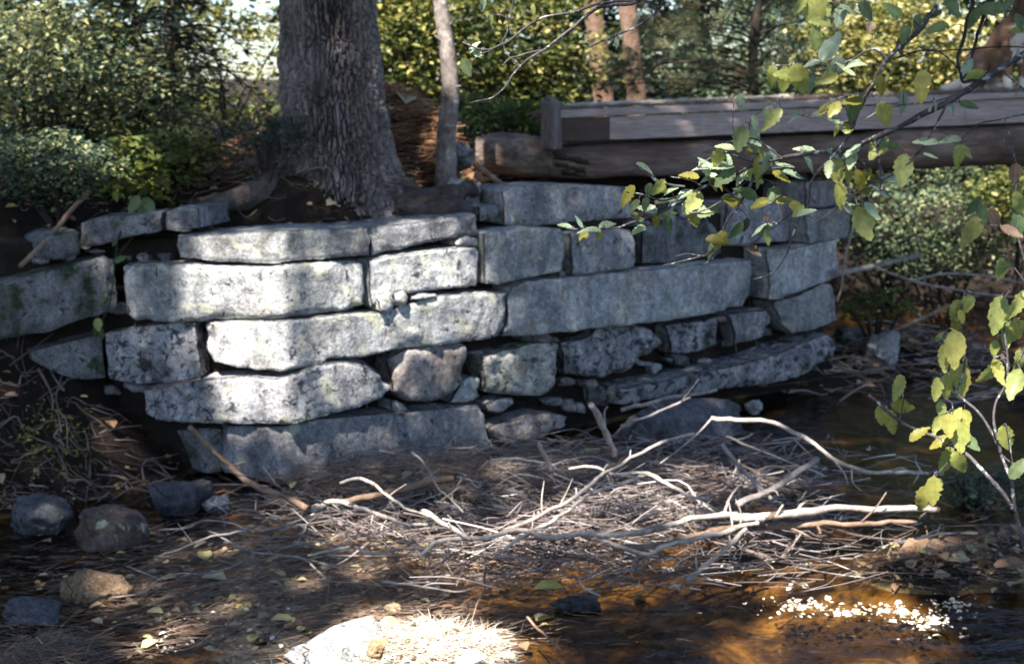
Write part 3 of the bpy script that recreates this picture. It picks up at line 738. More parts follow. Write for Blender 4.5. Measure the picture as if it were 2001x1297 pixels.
# ------------------------------------------------------------------ foliage tools
def leafcloud(bag, P, D, Nn, L, W, rnd, fold=0.12, shape='leaf'):
    P = np.asarray(P, float); n = len(P); D = unit(D); B = unit(np.cross(Nn, D)); Nn = np.cross(D, B)
    L = np.broadcast_to(L, (n,))[:, None]; W = np.broadcast_to(W, (n,))[:, None]
    if shape == 'needle':
        V = np.stack([P - B * W * .5, P + B * W * .5, P + D * L + B * W * .2, P + D * L - B * W * .2], 1)
        q = np.array([[0, 1, 2, 3]]); k = 4
        F = (np.arange(n)[:, None, None] * k + q[None]).reshape(-1, 4)
    else:
        f = fold * W
        V = np.stack([P, P + D * L * .28 + B * W * .42 + Nn * f, P + D * L * .66 + B * W * .40 + Nn * f, P + D * L - Nn * f * .8,
                      P + D * L * .66 - B * W * .40 + Nn * f, P + D * L * .28 - B * W * .42 + Nn * f], 1)
        q = np.array([[0, 3, 2, 1], [0, 5, 4, 3]]); k = 6
        F = (np.arange(n)[:, None, None] * k + q[None]).reshape(-1, 4)
    bag.add(V.reshape(-1, 3), F, np.repeat(np.asarray(rnd, float), k))
def sprays(rng, centres, per, spread, leaf, bag, droop=0.25, rnd_c=0.5, rnd_s=0.25, aspect=0.55, tilt=0.45, dirs=None):
    """leafy twig ends: per leaves on each, laid out roughly in a plane that droops outwards"""
    n = len(centres)
    C = np.repeat(centres, per, 0)
    az = rng.random(n) * 2 * math.pi
    T = np.stack([np.cos(az), np.sin(az), -droop + 0.3 * (rng.random(n) - .5)], 1) if dirs is None else dirs
    T = unit(T); S = unit(np.cross(T, [0, 0, 1.0])); U = np.cross(S, T)
    t = rng.random(n * per) * 2 - 1; s = (rng.random(n * per) * 2 - 1) * 0.55; u = rng.normal(0, 0.12, n * per)
    Tt, Ss, Uu = (np.repeat(a, per, 0) for a in (T, S, U))
    P = C + (Tt * t[:, None] + Ss * s[:, None] + Uu * u[:, None]) * spread
    D = Tt * (0.6 + 0.6 * rng.random(n * per))[:, None] + Ss * np.sign(s)[:, None] * 0.7 + rng.normal(0, tilt, (n * per, 3))
    Nn = Uu + rng.normal(0, tilt, (n * per, 3))
    L = leaf * (0.65 + 0.6 * rng.random(n * per))
    rc = np.repeat(rng.normal(0, rnd_s * 0.6, n), per)
    leafcloud(bag, P, D, Nn, L, L * aspect, np.clip(rnd_c + rc + rng.normal(0, rnd_s * .6, n * per), 0, 1))
def blob_points(rng, n, c, r, shell=0.55):
    d = unit(rng.normal(size=(n, 3))); rad = shell + (1 - shell) * rng.random(n)
    q = d * rad[:, None]
    k = 1 + 0.35 * fbm(d * 2.2 + c[0] * 3.1, 3)
    return np.asarray(c) + q * k[:, None] * np.asarray(r)
def stems(base, tips, r0=0.02, bag=None, sides=5):
    for tip in tips:
        mid = (np.asarray(base) + tip) / 2 + np.array([random.uniform(-.1, .1), random.uniform(-.1, .1), random.uniform(0.0, .2)])
        P = spline([base, mid, tip], 9); V, F = tube(P, np.linspace(r0, r0 * 0.2, 9), sides); bag.add(V, F, random.random())
_bn = [0]
def bush(name, label, cat, base, c, r, n_spray, per, leaf, m, spread=0.16, group=None, aspect=.55, rc=0.5, rs=0.25, stem_r=0.02, shell=0.45, droop=0.25, bark='bark_dark', cull=None, n_stem=7):
    _bn[0] += 1; rng = np.random.default_rng(100 + _bn[0])
    base = np.array(base, float); base[2] = ground_h(base[0], base[1]) - 0.02
    e = empty(name, base, label, cat, group)
    C = blob_points(rng, n_spray, c, r, shell)
    C = C[C[:, 2] > ground_h(C[:, 0], C[:, 1]) + 0.05]
    if len(C) == 0: C = np.asarray(c, float)[None]
    b = Bag(); sprays(rng, C, per, spread, leaf, b, droop, rc, rs, aspect); b.build('crown', M[m], e)
    s = Bag(); stems(base, C[rng.choice(len(C), min(n_stem, len(C)), False)], stem_r, s); s.build('stem', M[bark], e)
    return e

# ------------------------------------------------------------------ small trees near the bridge
sm = empty('slim_tree', at(872, 312, 9.05), 'slim grey-barked tree between the thick trunk and the bridge', 'tree')
simple_trunk('trunk', [at(870, 385, 9.05), at(871, 340, 9.05), at(872, 300, 9.05), at(874, 250, 9.05), at(880, 190, 9.05), at(877, 130, 9.05), at(868, 60, 9.05), at(860, 0, 9.05), at(846, -120, 9.05), at(850, -400, 9.1), at(870, -900, 9.1)],
             [0.075, 0.062, 0.052, 0.046, 0.043, 0.041, 0.040, 0.039, 0.037, 0.030, 0.013], 'bark_small', sm, 18, 0.14, 120)
for (x0, y0, x1, y1) in ((872, 60, 895, 30), (880, 172, 900, 168), (868, 90, 850, 70)):
    V, F = tube(spline([at(x0, y0, 9.05), at(x1, y1, 8.98)], 5), np.linspace(0.012, 0.005, 5), 6); mk('branch_stub', V, F, M['bark_small'], sm)

pines = []
for k, (px0, px1, wpx, Y, lab) in enumerate(((1180, 1158, 34, 14.5, 'reddish-brown pine trunk behind the bridge end post'),
                                              (1243, 1226, 32, 14.2, 'reddish-brown pine trunk just to the right of its twin behind the bridge'))):
    b0 = at(px0, 215, Y); b0[2] = ground_h(b0[0], b0[1]) - 0.05
    e = empty('pine_tree', b0, lab, 'tree', 'pine trunks behind the bridge'); rr = wpx / 2 / F_PX * Y
    simple_trunk('trunk', [b0, at(px0, 200, Y), at((px0 + px1) / 2, 100, Y), at(px1, 0, Y), at(px1 - 20, -300, Y), at(px1 - 30, -900, Y)],
                 [rr * 1.25, rr * 1.1, rr, rr * .95, rr * .8, rr * .5], 'bark_pine', e, 22, 0.2, 90)
    pines.append(e)

# ------------------------------------------------------------------ log bridge
BY = 9.95
bridge = empty('log_bridge', at(1080, 350, BY), 'rough footbridge of a bark-stripped log with weathered boards on top', 'bridge')
def blog(name, pts, r, m, rough, n=160, sides=40):
    P = spline(pts, n)
    V, F = tube(P, np.interp(np.linspace(0, 1, n), np.linspace(0, 1, len(r)), r), sides, rough, random.random() * 90)
    return mk(name, V, F, M[m], bridge)
blog('log', [at(945, 309, BY), at(1100, 318, BY), at(1300, 311, BY), at(1600, 300, BY), at(2001, 283, BY), at(2400, 270, BY), at(2900, 258, BY)],
     [0.105, 0.118, 0.128, 0.140, 0.158, 0.165, 0.16], 'log', 0.16)
blog('log_bark', [at(930, 303, BY - .01), at(980, 303, BY - .01), at(1030, 305, BY - .01), at(1078, 310, BY - .01)], [0.115, 0.142, 0.150, 0.138], 'log_bark', 0.30, 60, 48)
blog('log', [at(960, 300, BY + 1.0), at(1400, 290, BY + 1.0), at(2001, 270, BY + 1.0), at(2800, 250, BY + 1.0)], [0.12, 0.13, 0.14, 0.14], 'log', 0.10)
# bark scraps left on the log beside the post
b = Bag()
for k in range(16):
    p = at(1090 + random.random() * 55, 300 + random.random() * 42, BY - 0.122 + 0.02 * random.random())
    V, F = box(p, random.uniform(.05, .13), 0.015, random.uniform(.012, .03), roty(random.uniform(-.12, .2)), 0.005); b.add(V, F)
b.build('bark_scrap', M['bark_dark'], bridge)
def board(name, x0, x1, yt0, yb0, yt1, yb1, Yf, thick, m, label=None, bev=0.006):
    """board whose front face spans the given photo lines at depth Yf"""
    n = 26; xs = np.linspace(x0, x1, n); top = at(xs, np.linspace(yt0, yt1, n), Yf); bot = at(xs, np.linspace(yb0, yb1, n), Yf)
    q = np.c_[xs / 40.0, np.zeros(n), np.zeros(n)]
    top[:, 2] += 0.004 * fbm(q + 3, 3); bot[:, 2] += 0.004 * fbm(q + 8, 3)
    sec = [(top, (0, bev, -0.0)), (top, (0, 0, -bev)), (bot, (0, 0, bev)), (bot, (0, bev, 0)), (bot, (0, thick, 0)), (top, (0, thick, 0))]
    V = np.stack([a + np.array(o_) for a, o_ in sec], 1).reshape(-1, 3); s = len(sec)
    i = np.arange(n - 1)[:, None] * s; j = np.arange(s)[None]; k = (j + 1) % s
    Qd = np.stack([i + j, i + s + j, i + s + k, i + k], -1).reshape(-1, 4)
    caps = np.array([list(range(s))[::-1], [(n - 1) * s + q_ for q_ in range(s)]])
    o = mk(name, V, [Qd, caps], M[m], bridge, smooth=False)
    if label: o['label'] = label
    return o
FY = BY - 0.10
def yl(x, a, b): return a + (b - a) * (x - 1096) / (2001 - 1096)
segs = [(1098, 1191, 'board_stain', 'dark stained end of the fascia board'), (1191.6, 1368, 'board', None), (1368.6, 1640, 'board', None), (1640.6, 1885, 'board', None), (1885.6, 2420, 'board', None)]
for x0, x1, m, lab in segs:
    board('fascia_board', x0, x1, yl(x0, 233, 193), yl(x0, 278, 240), yl(x1, 233, 193), yl(x1, 278, 240), FY + random.uniform(-.004, .004), 0.045, m, lab)
board('edge_board', 1096, 1640, 215, 231, yl(1640, 215, 180), yl(1640, 231, 192), FY - 0.035, 0.20, 'board')
board('edge_board', 1641, 2420, yl(1641, 215, 180), yl(1641, 231, 192), yl(2420, 215, 180), yl(2420, 231, 192), FY - 0.035, 0.20, 'board')
for k in range(6):
    yy = FY + 0.175 + k * 0.205
    board('deck_board', 1096 - k * 3, 2420, 216, 230, yl(2420, 216, 181), yl(2420, 230, 191), yy, 0.19, 'board')
pc = at(1078, 240, BY - 0.13)
V, F = box(pc + np.array([0, 0, -0.02]), 0.115, 0.13, 0.33, rotz(R(-24)), 0.012); mk('end_post', V, F, M['post'], bridge, smooth=False)
V, F = box(at(1078, 203, BY - 0.13), 0.10, 0.115, 0.07, rotz(R(-24)) @ roty(R(38)), 0.012); mk('post_cap', V, F, M['post'], bridge, smooth=False)
V, F = box(at(1050, 225, BY - 0.05), 0.07, 0.12, 0.05, None, 0.008); mk('end_block', V, F, M['board_stain'], bridge, smooth=False)

# ------------------------------------------------------------------ dog sitting on the bridge
def dog():
    yd = BY + 0.25; gxy = at(1952, 175, yd)
    zdeck = float(at(1952, yl(1952, 216, 181), FY + 0.2)[2]) + 0.004
    base = np.array([gxy[0], yd, zdeck])
    J = []; E = []; Rd = []
    def v(p, r, par=None):
        J.append(p); Rd.append(r)
        if par is not None: E.append((par, len(J) - 1))
        return len(J) - 1
    pel = v((-.10, .12, .17), .115)
    bel = v((-.02, .06, .27), .125, pel); che = v((.07, -.01, .38), .135, bel); shl = v((.10, -.04, .47), .11, che)
    nek = v((.12, -.06, .57), .085, shl); hd = v((.15, -.10, .68), .085, nek); br = v((.18, -.16, .69), .065, hd)
    mz = v((.21, -.23, .66), .04, br); ns = v((.225, -.27, .655), .028, mz)
    for s in (-1, 1):
        ear = v((.15 + .045 * s, -.08, .76), .025, hd); v((.155 + .06 * s, -.085, .80), .008, ear)
    for dx, dy in ((.015, -.10), (.135, -.07)):
        a = v((.08 + (dx - .075) * .8, dy * .6, .33), .062, che); e_ = v((dx, dy, .21), .042, a); w_ = v((dx, dy - .015, .09), .033, e_)
        p_ = v((dx, dy - .025, .035), .033, w_); v((dx + .01, dy - .075, .026), .028, p_)
    for dx, dy in ((-.20, .05), (.03, .20)):
        h_ = v((-.10 + (dx + .10) * .6, .08, .18), .10, pel); k_ = v((dx - .01, dy - .13, .17), .075, h_); hk = v((dx - .02, dy + .02, .06), .035, k_)
        f_ = v((dx - .02, dy - .10, .03), .034, hk); v((dx - .015, dy - .16, .026), .028, f_)
    t1 = v((-.17, .24, .08), .045, pel); t2 = v((-.24, .32, .04), .04, t1); v((-.30, .36, .035), .02, t2)
    me = bpy.data.meshes.new('dog_frame'); me.from_pydata(J, E, [])
    o = bpy.data.objects.new('dog_frame', me); COL.objects.link(o)
    o.modifiers.new('skin', 'SKIN'); sk = me.skin_vertices[0].data
    for i_, r in enumerate(Rd): sk[i_].radius = (r, r); sk[i_].use_root = (i_ == 0)
    sb = o.modifiers.new('sub', 'SUBSURF'); sb.levels = 2; sb.render_levels = 2
    dg = bpy.context.evaluated_depsgraph_get(); dg.update()
    ev = o.evaluated_get(dg); m2 = ev.to_mesh(); n = len(m2.vertices)
    V = np.empty(n * 3, np.float32); m2.vertices.foreach_get('co', V); V = V.reshape(-1, 3).astype(float)
    polys = [list(p.vertices) for p in m2.polygons]; ev.to_mesh_clear()
    bpy.data.objects.remove(o)
    q3 = np.array([p for p in polys if len(p) == 3]); q4 = np.array([p for p in polys if len(p) == 4])
    V = V + unit(V - V.mean(0)) * (0.006 * fbm(V * 40, 3))[:, None]
    V[:, 2] = np.maximum(V[:, 2], 0.002)
    white = (V[:, 2] < 0.11) | ((V[:, 1] < -0.02) & (V[:, 2] > 0.2) & (V[:, 2] < 0.5) & (np.abs(V[:, 0] - .08) < .045)) | ((V[:, 0] < -.10) & (V[:, 2] < .15))
    rn = np.where(white, 0.95, 0.35 + 0.3 * fbm(V * 14, 3) - 0.35 * sstep(V[:, 2], .36, .5))
    m, t, out = new_mat('dog_fur')
    a = N(t, 'ShaderNodeAttribute'); a.attribute_name = 'rnd'
    c = ramp(t, a.outputs['Fac'], [(0.0, (0.05, 0.03, 0.02)), (0.35, (0.17, 0.10, 0.065)), (0.6, (0.27, 0.175, 0.12)), (0.85, (0.62, 0.57, 0.51))]).outputs[0]
    co = N(t, 'ShaderNodeTexCoord').outputs['Object']
    mp = N(t, 'ShaderNodeMapping'); mp.inputs['Scale'].default_value = (1, 1, 0.25); t.links.new(co, mp.inputs[0])
    nf = noise(t, mp.outputs[0], 110, 4, 0.6)
    bs = N(t, 'ShaderNodeBsdfPrincipled', Roughness=0.85); bs.inputs['Specular IOR Level'].default_value = 0.2
    t.links.new(c, bs.inputs['Base Color']); t.links.new(bump(t, nf.outputs[0], 0.8, 0.01), bs.inputs['Normal']); t.links.new(bs.outputs[0], out.inputs[0])
    mk('dog', V + base, [q for q in (q3, q4) if len(q)], m, rnd=rn, origin=base,
       label='tan and white dog sitting on the bridge boards', cat='dog')
dog()

# ------------------------------------------------------------------ rocks
def rock(label, px, py, z, rx, ry, rz, m, seed, cut=0.0, rot=0.0, group=None, flat=0.35, name='rock', loc=None):
    bx = np.linspace(-1, 1, 23); V = []; F = []; n0 = 0
    for axk in range(3):
        for s in (-1, 1):
            A, B = np.meshgrid(bx, bx); P = np.zeros(A.shape + (3,)); o = [a for a in range(3) if a != axk]
            P[..., axk] = s; P[..., o[0]] = A; P[..., o[1]] = B
            I = n0 + np.arange(A.size).reshape(A.shape); n0 += A.size
            V.append(P.reshape(-1, 3)); F.append(np.stack([I[:-1, :-1], I[:-1, 1:], I[1:, 1:], I[1:, :-1]], -1).reshape(-1, 4))
    V = np.concatenate(V); F = np.concatenate(F)
    key = np.round(V * 1000).astype(int); _, idx, inv = np.unique(key, axis=0, return_index=True, return_inverse=True)
    V = V[idx]; F = np.asarray(inv).ravel()[F]
    S = unit(V); V = S * (1 - flat) + V * 0.72 * flat
    rs = np.random.default_rng(seed)
    for _ in range(14):                                   # broken facets
        d = unit(rs.normal(size=3)); h = 0.50 + 0.32 * rs.random(); k = V @ d - h
        V = V - np.maximum(k, 0)[:, None] * d * 0.9
    V = V * (1.12 + 0.34 * fbm(S * 1.6 + seed, 3) + 0.12 * fbm(S * 5 + seed, 4, .6))[:, None]
    V = (V * np.array([rx, ry, rz])) @ rotz(rot).T
    p = atz(px, py, z) if loc is None else np.array(loc, float)
    return mk(name, V + p, F, M[m], label=label, cat='rock', group=group)
rock('reddish-brown angular rock at the water edge under the left end of the wall', 222, 1038, 0.05, 0.165, 0.15, 0.14, 'rock_brown', 3, rot=0.3, flat=0.3)
rock('low dark rock at the left edge below the mossy stones', 78, 1022, 0.03, 0.17, 0.15, 0.13, 'rock_wet', 5, flat=0.1)
rock('upright dark wedge of rock leaning below the wall corner', 352, 990, 0.02, 0.14, 0.12, 0.16, 'rock_wet', 8, rot=0.6, flat=0.15)
rock('rounded tan boulder with its top dry in the shallow stream', 195, 1172, -0.02, 0.155, 0.12, 0.115, 'rock_tan', 12, flat=0.0)
rock('pale grey rock at the left edge in front of the tan boulder', 70, 1198, 0.01, 0.12, 0.10, 0.06, 'rock_wet', 14)
rock('small wet grey rock breaking the water beside the bright needle bar', 1135, 1187, 0.0, 0.11, 0.07, 0.045, 'rock_wet', 17)
rock('sunlit pale flat boulder half buried in the needle bar at the bottom', 680, 1285, -0.02, 0.28, 0.26, 0.13, 'granite_pale', 40, flat=0.1)
rock('small smooth brown stone lying on the bright needle bar', 735, 1268, 0.15, 0.040, 0.036, 0.036, 'rock_tan', 19, flat=0.0)
rock('broad grey boulder behind the brush at the foot of the wall', 1330, 850, -0.02, 0.46, 0.30, 0.25, 'rock_wet', 21, flat=0.4)
rock('pale topped rock in the dark water past the wall end', 1728, 690, 0.16, 0.15, 0.14, 0.17, 'granite_grey', 23, flat=0.4)
rock('flat mossy rock beside the last wall slab', 1665, 660, 0.22, 0.12, 0.12, 0.08, 'granite_moss_shade', 25)
rock('small dark stone in front of the broad grey boulder', 1475, 795, 0.08, 0.07, 0.06, 0.05, 'granite_base', 27)
rock('grey root-like boulder at the bank beside the slim tree', 0, 0, 0, 0.12, 0.10, 0.10, 'granite_base', 29, loc=at(905, 378, 8.75))
rock('dark lump of rock under the left end of the log', 0, 0, 0, 0.10, 0.10, 0.10, 'granite_moss_shade', 31, loc=at(900, 305, 9.2))
rock('low rock fragments at the base of the corner block', 420, 985, 0.05, 0.07, 0.06, 0.05, 'granite_base', 35)

# ------------------------------------------------------------------ brush pile: sticks
def stick(label, pts, wpx, m='stick_pale', z=None, sub=(), parent=None, name='stick', group=None, rough=0.22, cat='stick'):
    """pts: (px, py, z) points; wpx: thickness in photo pixels, start and end"""
    up = .075 if 600 < np.mean([p[0] for p in pts]) and np.mean([p[1] for p in pts]) < 1095 else 0.0
    pts = [(p[0], p[1], p[2] + up) for p in pts]; sub = [[(p[0], p[1], p[2] + up) for p in q_] for q_ in sub]
    P = np.array([atz(p[0], p[1], p[2] if len(p) > 2 else z) for p in pts])
    sc_ = P[:, 1].mean() / F_PX
    Q = spline(P, max(8, len(P) * 5)); n = len(Q)
    Q = Q + 0.011 * np.stack([fbm(Q * 10 + 3 * k, 3, .6) for k in range(3)], 1)
    r = np.linspace(wpx[0], wpx[1], n) / 2 * sc_ * (1 + .22 * fbm(Q * 16, 2)) * .88
    e = empty(name, Q[0], label, cat, group)
    V, F = tube(Q, r, 8, .34, random.random() * 50); sh_ = mk('shaft', V, F, M[m], e)
    Lq = np.linalg.norm(Q[-1] - Q[0])
    for k_ in range(int(np.clip(Lq * 4.5, 1, 7))):
        i_ = random.randrange(2, n - 1); t_ = unit(Q[i_] - Q[i_ - 1]); d_ = unit(t_ * random.uniform(.2, .9) + np.array([random.gauss(0, .6), random.gauss(0, .6), random.gauss(.15, .45)]))
        ll = random.uniform(.03, .22); Qs = spline([Q[i_], Q[i_] + d_ * ll * .5 + [0, 0, random.gauss(0, .012)], Q[i_] + d_ * ll + np.array([random.gauss(0, .02), 0, random.gauss(0, .02)])], 6)
        V, F = tube(Qs, np.linspace(.5, .22, 6) * r[i_], 5, .3, k_); mk('side_twig', V, F, M[m], sh_)
    for s_ in sub:
        Pq = np.array([atz(p[0], p[1], p[2] if len(p) > 2 else z) for p in s_]); Qs = spline(Pq, max(6, len(Pq) * 4))
        V, F = tube(Qs, np.linspace(0.6, 0.25, len(Qs)) * min(wpx) / 2 * sc_, 5, rough, 3); mk('side_twig', V, F, M[m], sh_)
    return e
Zs = 0.22
stick('thick white barkless branch lying across the right of the brush pile', [(1428,1011,.2),(1499,1011,.2),(1584,1000,.2),(1633,993,.2),(1726,995,.19),(1836,995,.18)], (22, 13))
stick('long curved white stick sweeping through the middle of the brush pile', [(820,1086,.14),(849,1060,.16),(898,1053,.18),(951,1048,.2),(1022,1036,.2),(1075,1050,.2),(1146,1043,.2),(1253,1039,.2),(1350,1014,.2),(1440,1004,.2)], (9, 16))
stick('thick pale stick running from the twisted white knot down to the right', [(612,998,.16),(650,979,.18),(703,993,.18),(756,1011,.18),(792,1025,.18),(845,1025,.17)], (14, 7), sub=[[(640,985,.18),(618,975,.22),(606,968,.24)], [(650,985,.18),(668,1000,.18),(672,1015,.16)], [(640,992,.18),(652,1020,.15),(660,1040,.12)]])
stick('arched white stick with a bent tip in front of the base block', [(666,944,.3),(696,938,.33),(728,943,.33),(756,966,.3),(792,993,.27),(849,1014,.22),(880,1030,.2)], (9, 5), sub=[[(756,966,.3),(768,990,.25),(775,1000,.22)]])
stick('short thick white stick joining the long curved stick', [(824,998,.24),(850,1012,.23),(885,1032,.21),(920,1054,.2)], (13, 9))
stick('slender pale stick rising to the right from the lower brush', [(966,1089,.15),(1026,1046,.2),(1093,1011,.22),(1153,966,.26),(1217,943,.28),(1270,926,.3)], (7, 9))
stick('long pale stick climbing towards the arched branch', [(962,1046,.2),(1051,1011,.23),(1129,968,.27),(1178,926,.32),(1203,911,.34),(1288,865,.4),(1358,848,.42)], (9, 8))
stick('reddish arched branch reaching over the dark water', [(1392,816,.42),(1435,820,.42),(1495,824,.42),(1548,843,.4),(1577,855,.38),(1626,894,.32),(1672,915,.28),(1708,922,.26),(1842,924,.2)], (11, 8), 'stick_pale', sub=[[(1392,816,.42),(1365,845,.38),(1330,875,.34),(1290,905,.3)], [(1626,894,.32),(1650,925,.26),(1658,950,.2)]])
stick('white forked stick along the top of the brush', [(1111,918,.3),(1153,913,.32),(1196,924,.32),(1246,924,.32),(1281,931,.3),(1324,957,.27),(1353,972,.25),(1385,973,.24)], (6, 10))
stick('short white stick at the foot of the base block', [(958,898,.24),(1008,897,.26),(1065,904,.26),(1097,918,.25)], (8, 3))
stick('grey stub standing up out of the brush', [(1054,866,.42),(1062,890,.36),(1076,922,.28)], (9, 11), 'stick_grey')
stick('thin twig with a pale blade tip in front of the base block', [(806,883,.38),(827,903,.36),(856,950,.28),(870,965,.26),(905,1000,.2)], (5, 3), 'stick_grey')
stick('thin dark stick curving along the lower edge of the brush', [(746,1135,.08),(792,1142,.08),(845,1151,.08),(898,1154,.08),(948,1144,.1)], (7, 4), 'stick_grey')
stick('pale wavy stick at the lower left of the brush', [(600,1085,.1),(650,1073,.12),(696,1071,.13),(732,1082,.13),(774,1073,.13),(827,1067,.14)], (6, 8), 'stick_pale')
stick('white stick slanting down into the water', [(1343,1136,.03),(1371,1110,.07),(1406,1082,.11),(1460,1034,.18)], (11, 10))
stick('pale stick forking below the thick white branch', [(1178,1053,.18),(1217,1069,.16),(1267,1082,.15),(1300,1067,.16),(1364,1052,.17),(1442,1030,.19),(1484,1021,.2)], (9, 12), 'stick_pale')
stick('thick brown stick under the long curved white stick', [(1195,1072,.12),(1280,1066,.13),(1370,1043,.15),(1440,1030,.16)], (15, 17), 'stick_brown')
stick('dark stick lying parallel below the thick white branch', [(1500,1030,.14),(1600,1025,.14),(1700,1022,.14),(1790,1018,.12)], (16, 10), 'stick_brown')
stick('broken grey splintered length of wood in the brush', [(1440,985,.24),(1506,955,.28),(1550,930,.32),(1596,898,.37)], (16, 14), 'stick_grey')
stick('straight grey stick leaning steeply through the brush', [(1413,872,.42),(1456,922,.34),(1506,975,.24)], (9, 11), 'stick_grey')
stick('thin reddish stick crossing the grey leaning stick', [(1417,852,.44),(1477,876,.4),(1548,904,.34),(1610,930,.28)], (6, 4), 'stick_pale')
stick('short brown stick lying on the right littered bank', [(1786,1050,.2),(1832,1043,.22),(1910,1043,.22)], (6, 4), 'stick_pale')
stick('brown bare branch leaning down from the wall corner', [(372,836,.55),(401,865,.46),(443,908,.34),(496,947,.26),(550,968,.22),(600,992,.18)], (13, 15), 'stick_brown')
stick('grey-white stick with a wave in the left shallows', [(617,1004,.13),(567,1025,.1),(525,1036,.1),(486,1034,.1),(450,1020,.12),(390,1018,.12),(365,1030,.1),(312,1034,.08)], (5, 4), 'stick_grey')
stick('straight thin pale stick on the left shallows', [(480,1038,.1),(426,1046,.08),(372,1064,.06),(319,1082,.04)], (5, 4), 'stick_pale')
stick('long dark twig trailing across the left shallows', [(408,1036,.08),(461,1064,.06),(496,1078,.06),(567,1085,.06),(631,1099,.06),(674,1114,.06)], (4, 5), 'stick_grey')
stick('forked grey twig lying low over the left shallows', [(496,1082,.06),(461,1103,.06),(408,1119,.07),(347,1121,.07),(312,1131,.06),(269,1160,.04),(220,1168,.02)], (6, 3), 'stick_grey', sub=[[(312,1131,.06),(280,1118,.08),(248,1106,.08)]])
stick('brown log half buried behind the arched stick', [(655,985,.12),(756,963,.15),(845,940,.17),(885,932,.18)], (15, 15), 'stick_brown')
stick('grey broken stump of a stick against the wall foot', [(1155,792,.55),(1166,808,.5),(1177,828,.44),(1190,862,.34),(1203,890,.26)], (14, 15), 'stick_grey')
stick('thin pale stick beside the boulder at the wall foot', [(1212,832,.4),(1262,815,.44),(1310,795,.48),(1350,775,.52)], (7, 5), 'stick_grey')
stick('long grey pole along the foot of the wall', [(1215,800,.42),(1300,780,.44),(1400,762,.46)], (10, 8), 'stick_grey')
stick('brown stick poking up across the bright needle bar', [(1030,1205,.1),(1060,1235,.09),(1095,1272,.06)], (6, 6), 'stick_brown')
stick('dark slanting twig at the edge of the bright needle bar', [(950,1090,.16),(945,1150,.12),(925,1205,.1)], (7, 3), 'stick_brown')
def astick(label, pts, wpx, m, cat='stick', name='stick', sub=()):
    P = np.array([at(*p) for p in pts]); sc_ = P[:, 1].mean() / F_PX
    Q = spline(P, len(P) * 6); e = empty(name, Q[-1], label, cat)
    V, F = tube(Q, np.linspace(wpx[0], wpx[1], len(Q)) / 2 * sc_, 7, 0.2, random.random() * 40); mk('shaft', V, F, M[m], e)
    for s_ in sub:
        Qs = spline(np.array([at(*p) for p in s_]), 14); V, F = tube(Qs, np.linspace(.7, .3, 14) * min(wpx) / 2 * sc_, 6, .2, 5); mk('side_twig', V, F, M[m], e)
astick('brown stick leaning against the far left stones', [(180, 370, 8.1), (140, 410, 7.9), (100, 460, 7.6), (40, 520, 7.3)], (10, 9), 'stick_brown')
astick('short brown root stick slanting down onto the wall below the log', [(928, 320, 9.1), (960, 345, 9.0), (990, 368, 8.9), (1008, 378, 8.85)], (13, 10), 'stick_brown')
astick('thin brown stick wedged on top of the spear-shaped block', [(298, 764, 7.5), (340, 752, 7.45), (392, 740, 7.42)], (4, 4), 'stick_brown')
astick('grey dead bough stretching out over the water past the wall end', [(1632, 535, 10.0), (1700, 522, 10.2), (1770, 505, 10.6), (1800, 498, 10.9)], (12, 9), 'stick_grey',
       sub=[[(1710, 522, 10.2), (1780, 548, 10.0), (1860, 565, 9.8), (1950, 578, 9.7), (2040, 582, 9.6)], [(1668, 440, 9.9), (1650, 510, 9.95), (1645, 560, 10.0), (1635, 590, 10.0)], [(1780, 548, 10.0), (1850, 535, 9.9), (1930, 540, 9.8), (2010, 555, 9.8)]])
astick('dark sunken branch in the far water on the right', [(1760, 640, 10.4), (1850, 600, 10.8), (1930, 570, 11.2)], (9, 7), 'stick_brown')

# the tangle of twigs and needles nobody could count
def brush():
    rng = np.random.default_rng(5); b = Bag()
    for k in range(3300):
        px = rng.normal(1130, 330); py = rng.normal(968, 84)
        if px < 420 or px > 1980 or py < 852 + max(0, (900 - px)) * 0.13 or py > 1150: continue
        if px > 1650 and rng.random() < .5: continue
        z = 0.05 + 0.20 * rng.random() * math.exp(-((px - 1150) / 480) ** 2)
        c = atz(px, py, z); L = rng.uniform(.06, .42); a = rng.normal(0, .55) + (math.pi if rng.random() < .5 else 0)
        if rng.random() < .25: a = rng.random() * 6.28
        d = np.array([math.cos(a), math.sin(a) * .8, rng.normal(0, .22)]); n_ = rng.normal(0, .012 + .03 * (rng.random() < .2), 3)
        P = spline([c - d * L / 2, c + n_, c + d * L / 2 + n_ * .4], 7)
        P[:, 2] = np.maximum(P[:, 2], ground_h(P[:, 0], P[:, 1]) + 0.006)
        r = rng.choice([.0018, .0026, .0038, .0058], p=[.46, .30, .16, .08])
        V, F = tube(P, np.linspace(r, r * .5, 7), 4); b.add(V, F, np.clip(rng.normal(.33, .30), 0, 1))
        if rng.random() < .5:
            q = P[rng.integers(2, 5)]; d2 = unit(d + rng.normal(0, .7, 3)); P2 = spline([q, q + d2 * L * .15, q + d2 * L * .3 + rng.normal(0, .02, 3)], 5)
            V, F = tube(P2, np.linspace(r * .7, r * .3, 5), 4); b.add(V, F, rng.random())
    b.build('brush', M['brush'], kind='stuff', label='tangle of thin grey twigs in the brush pile')
brush()
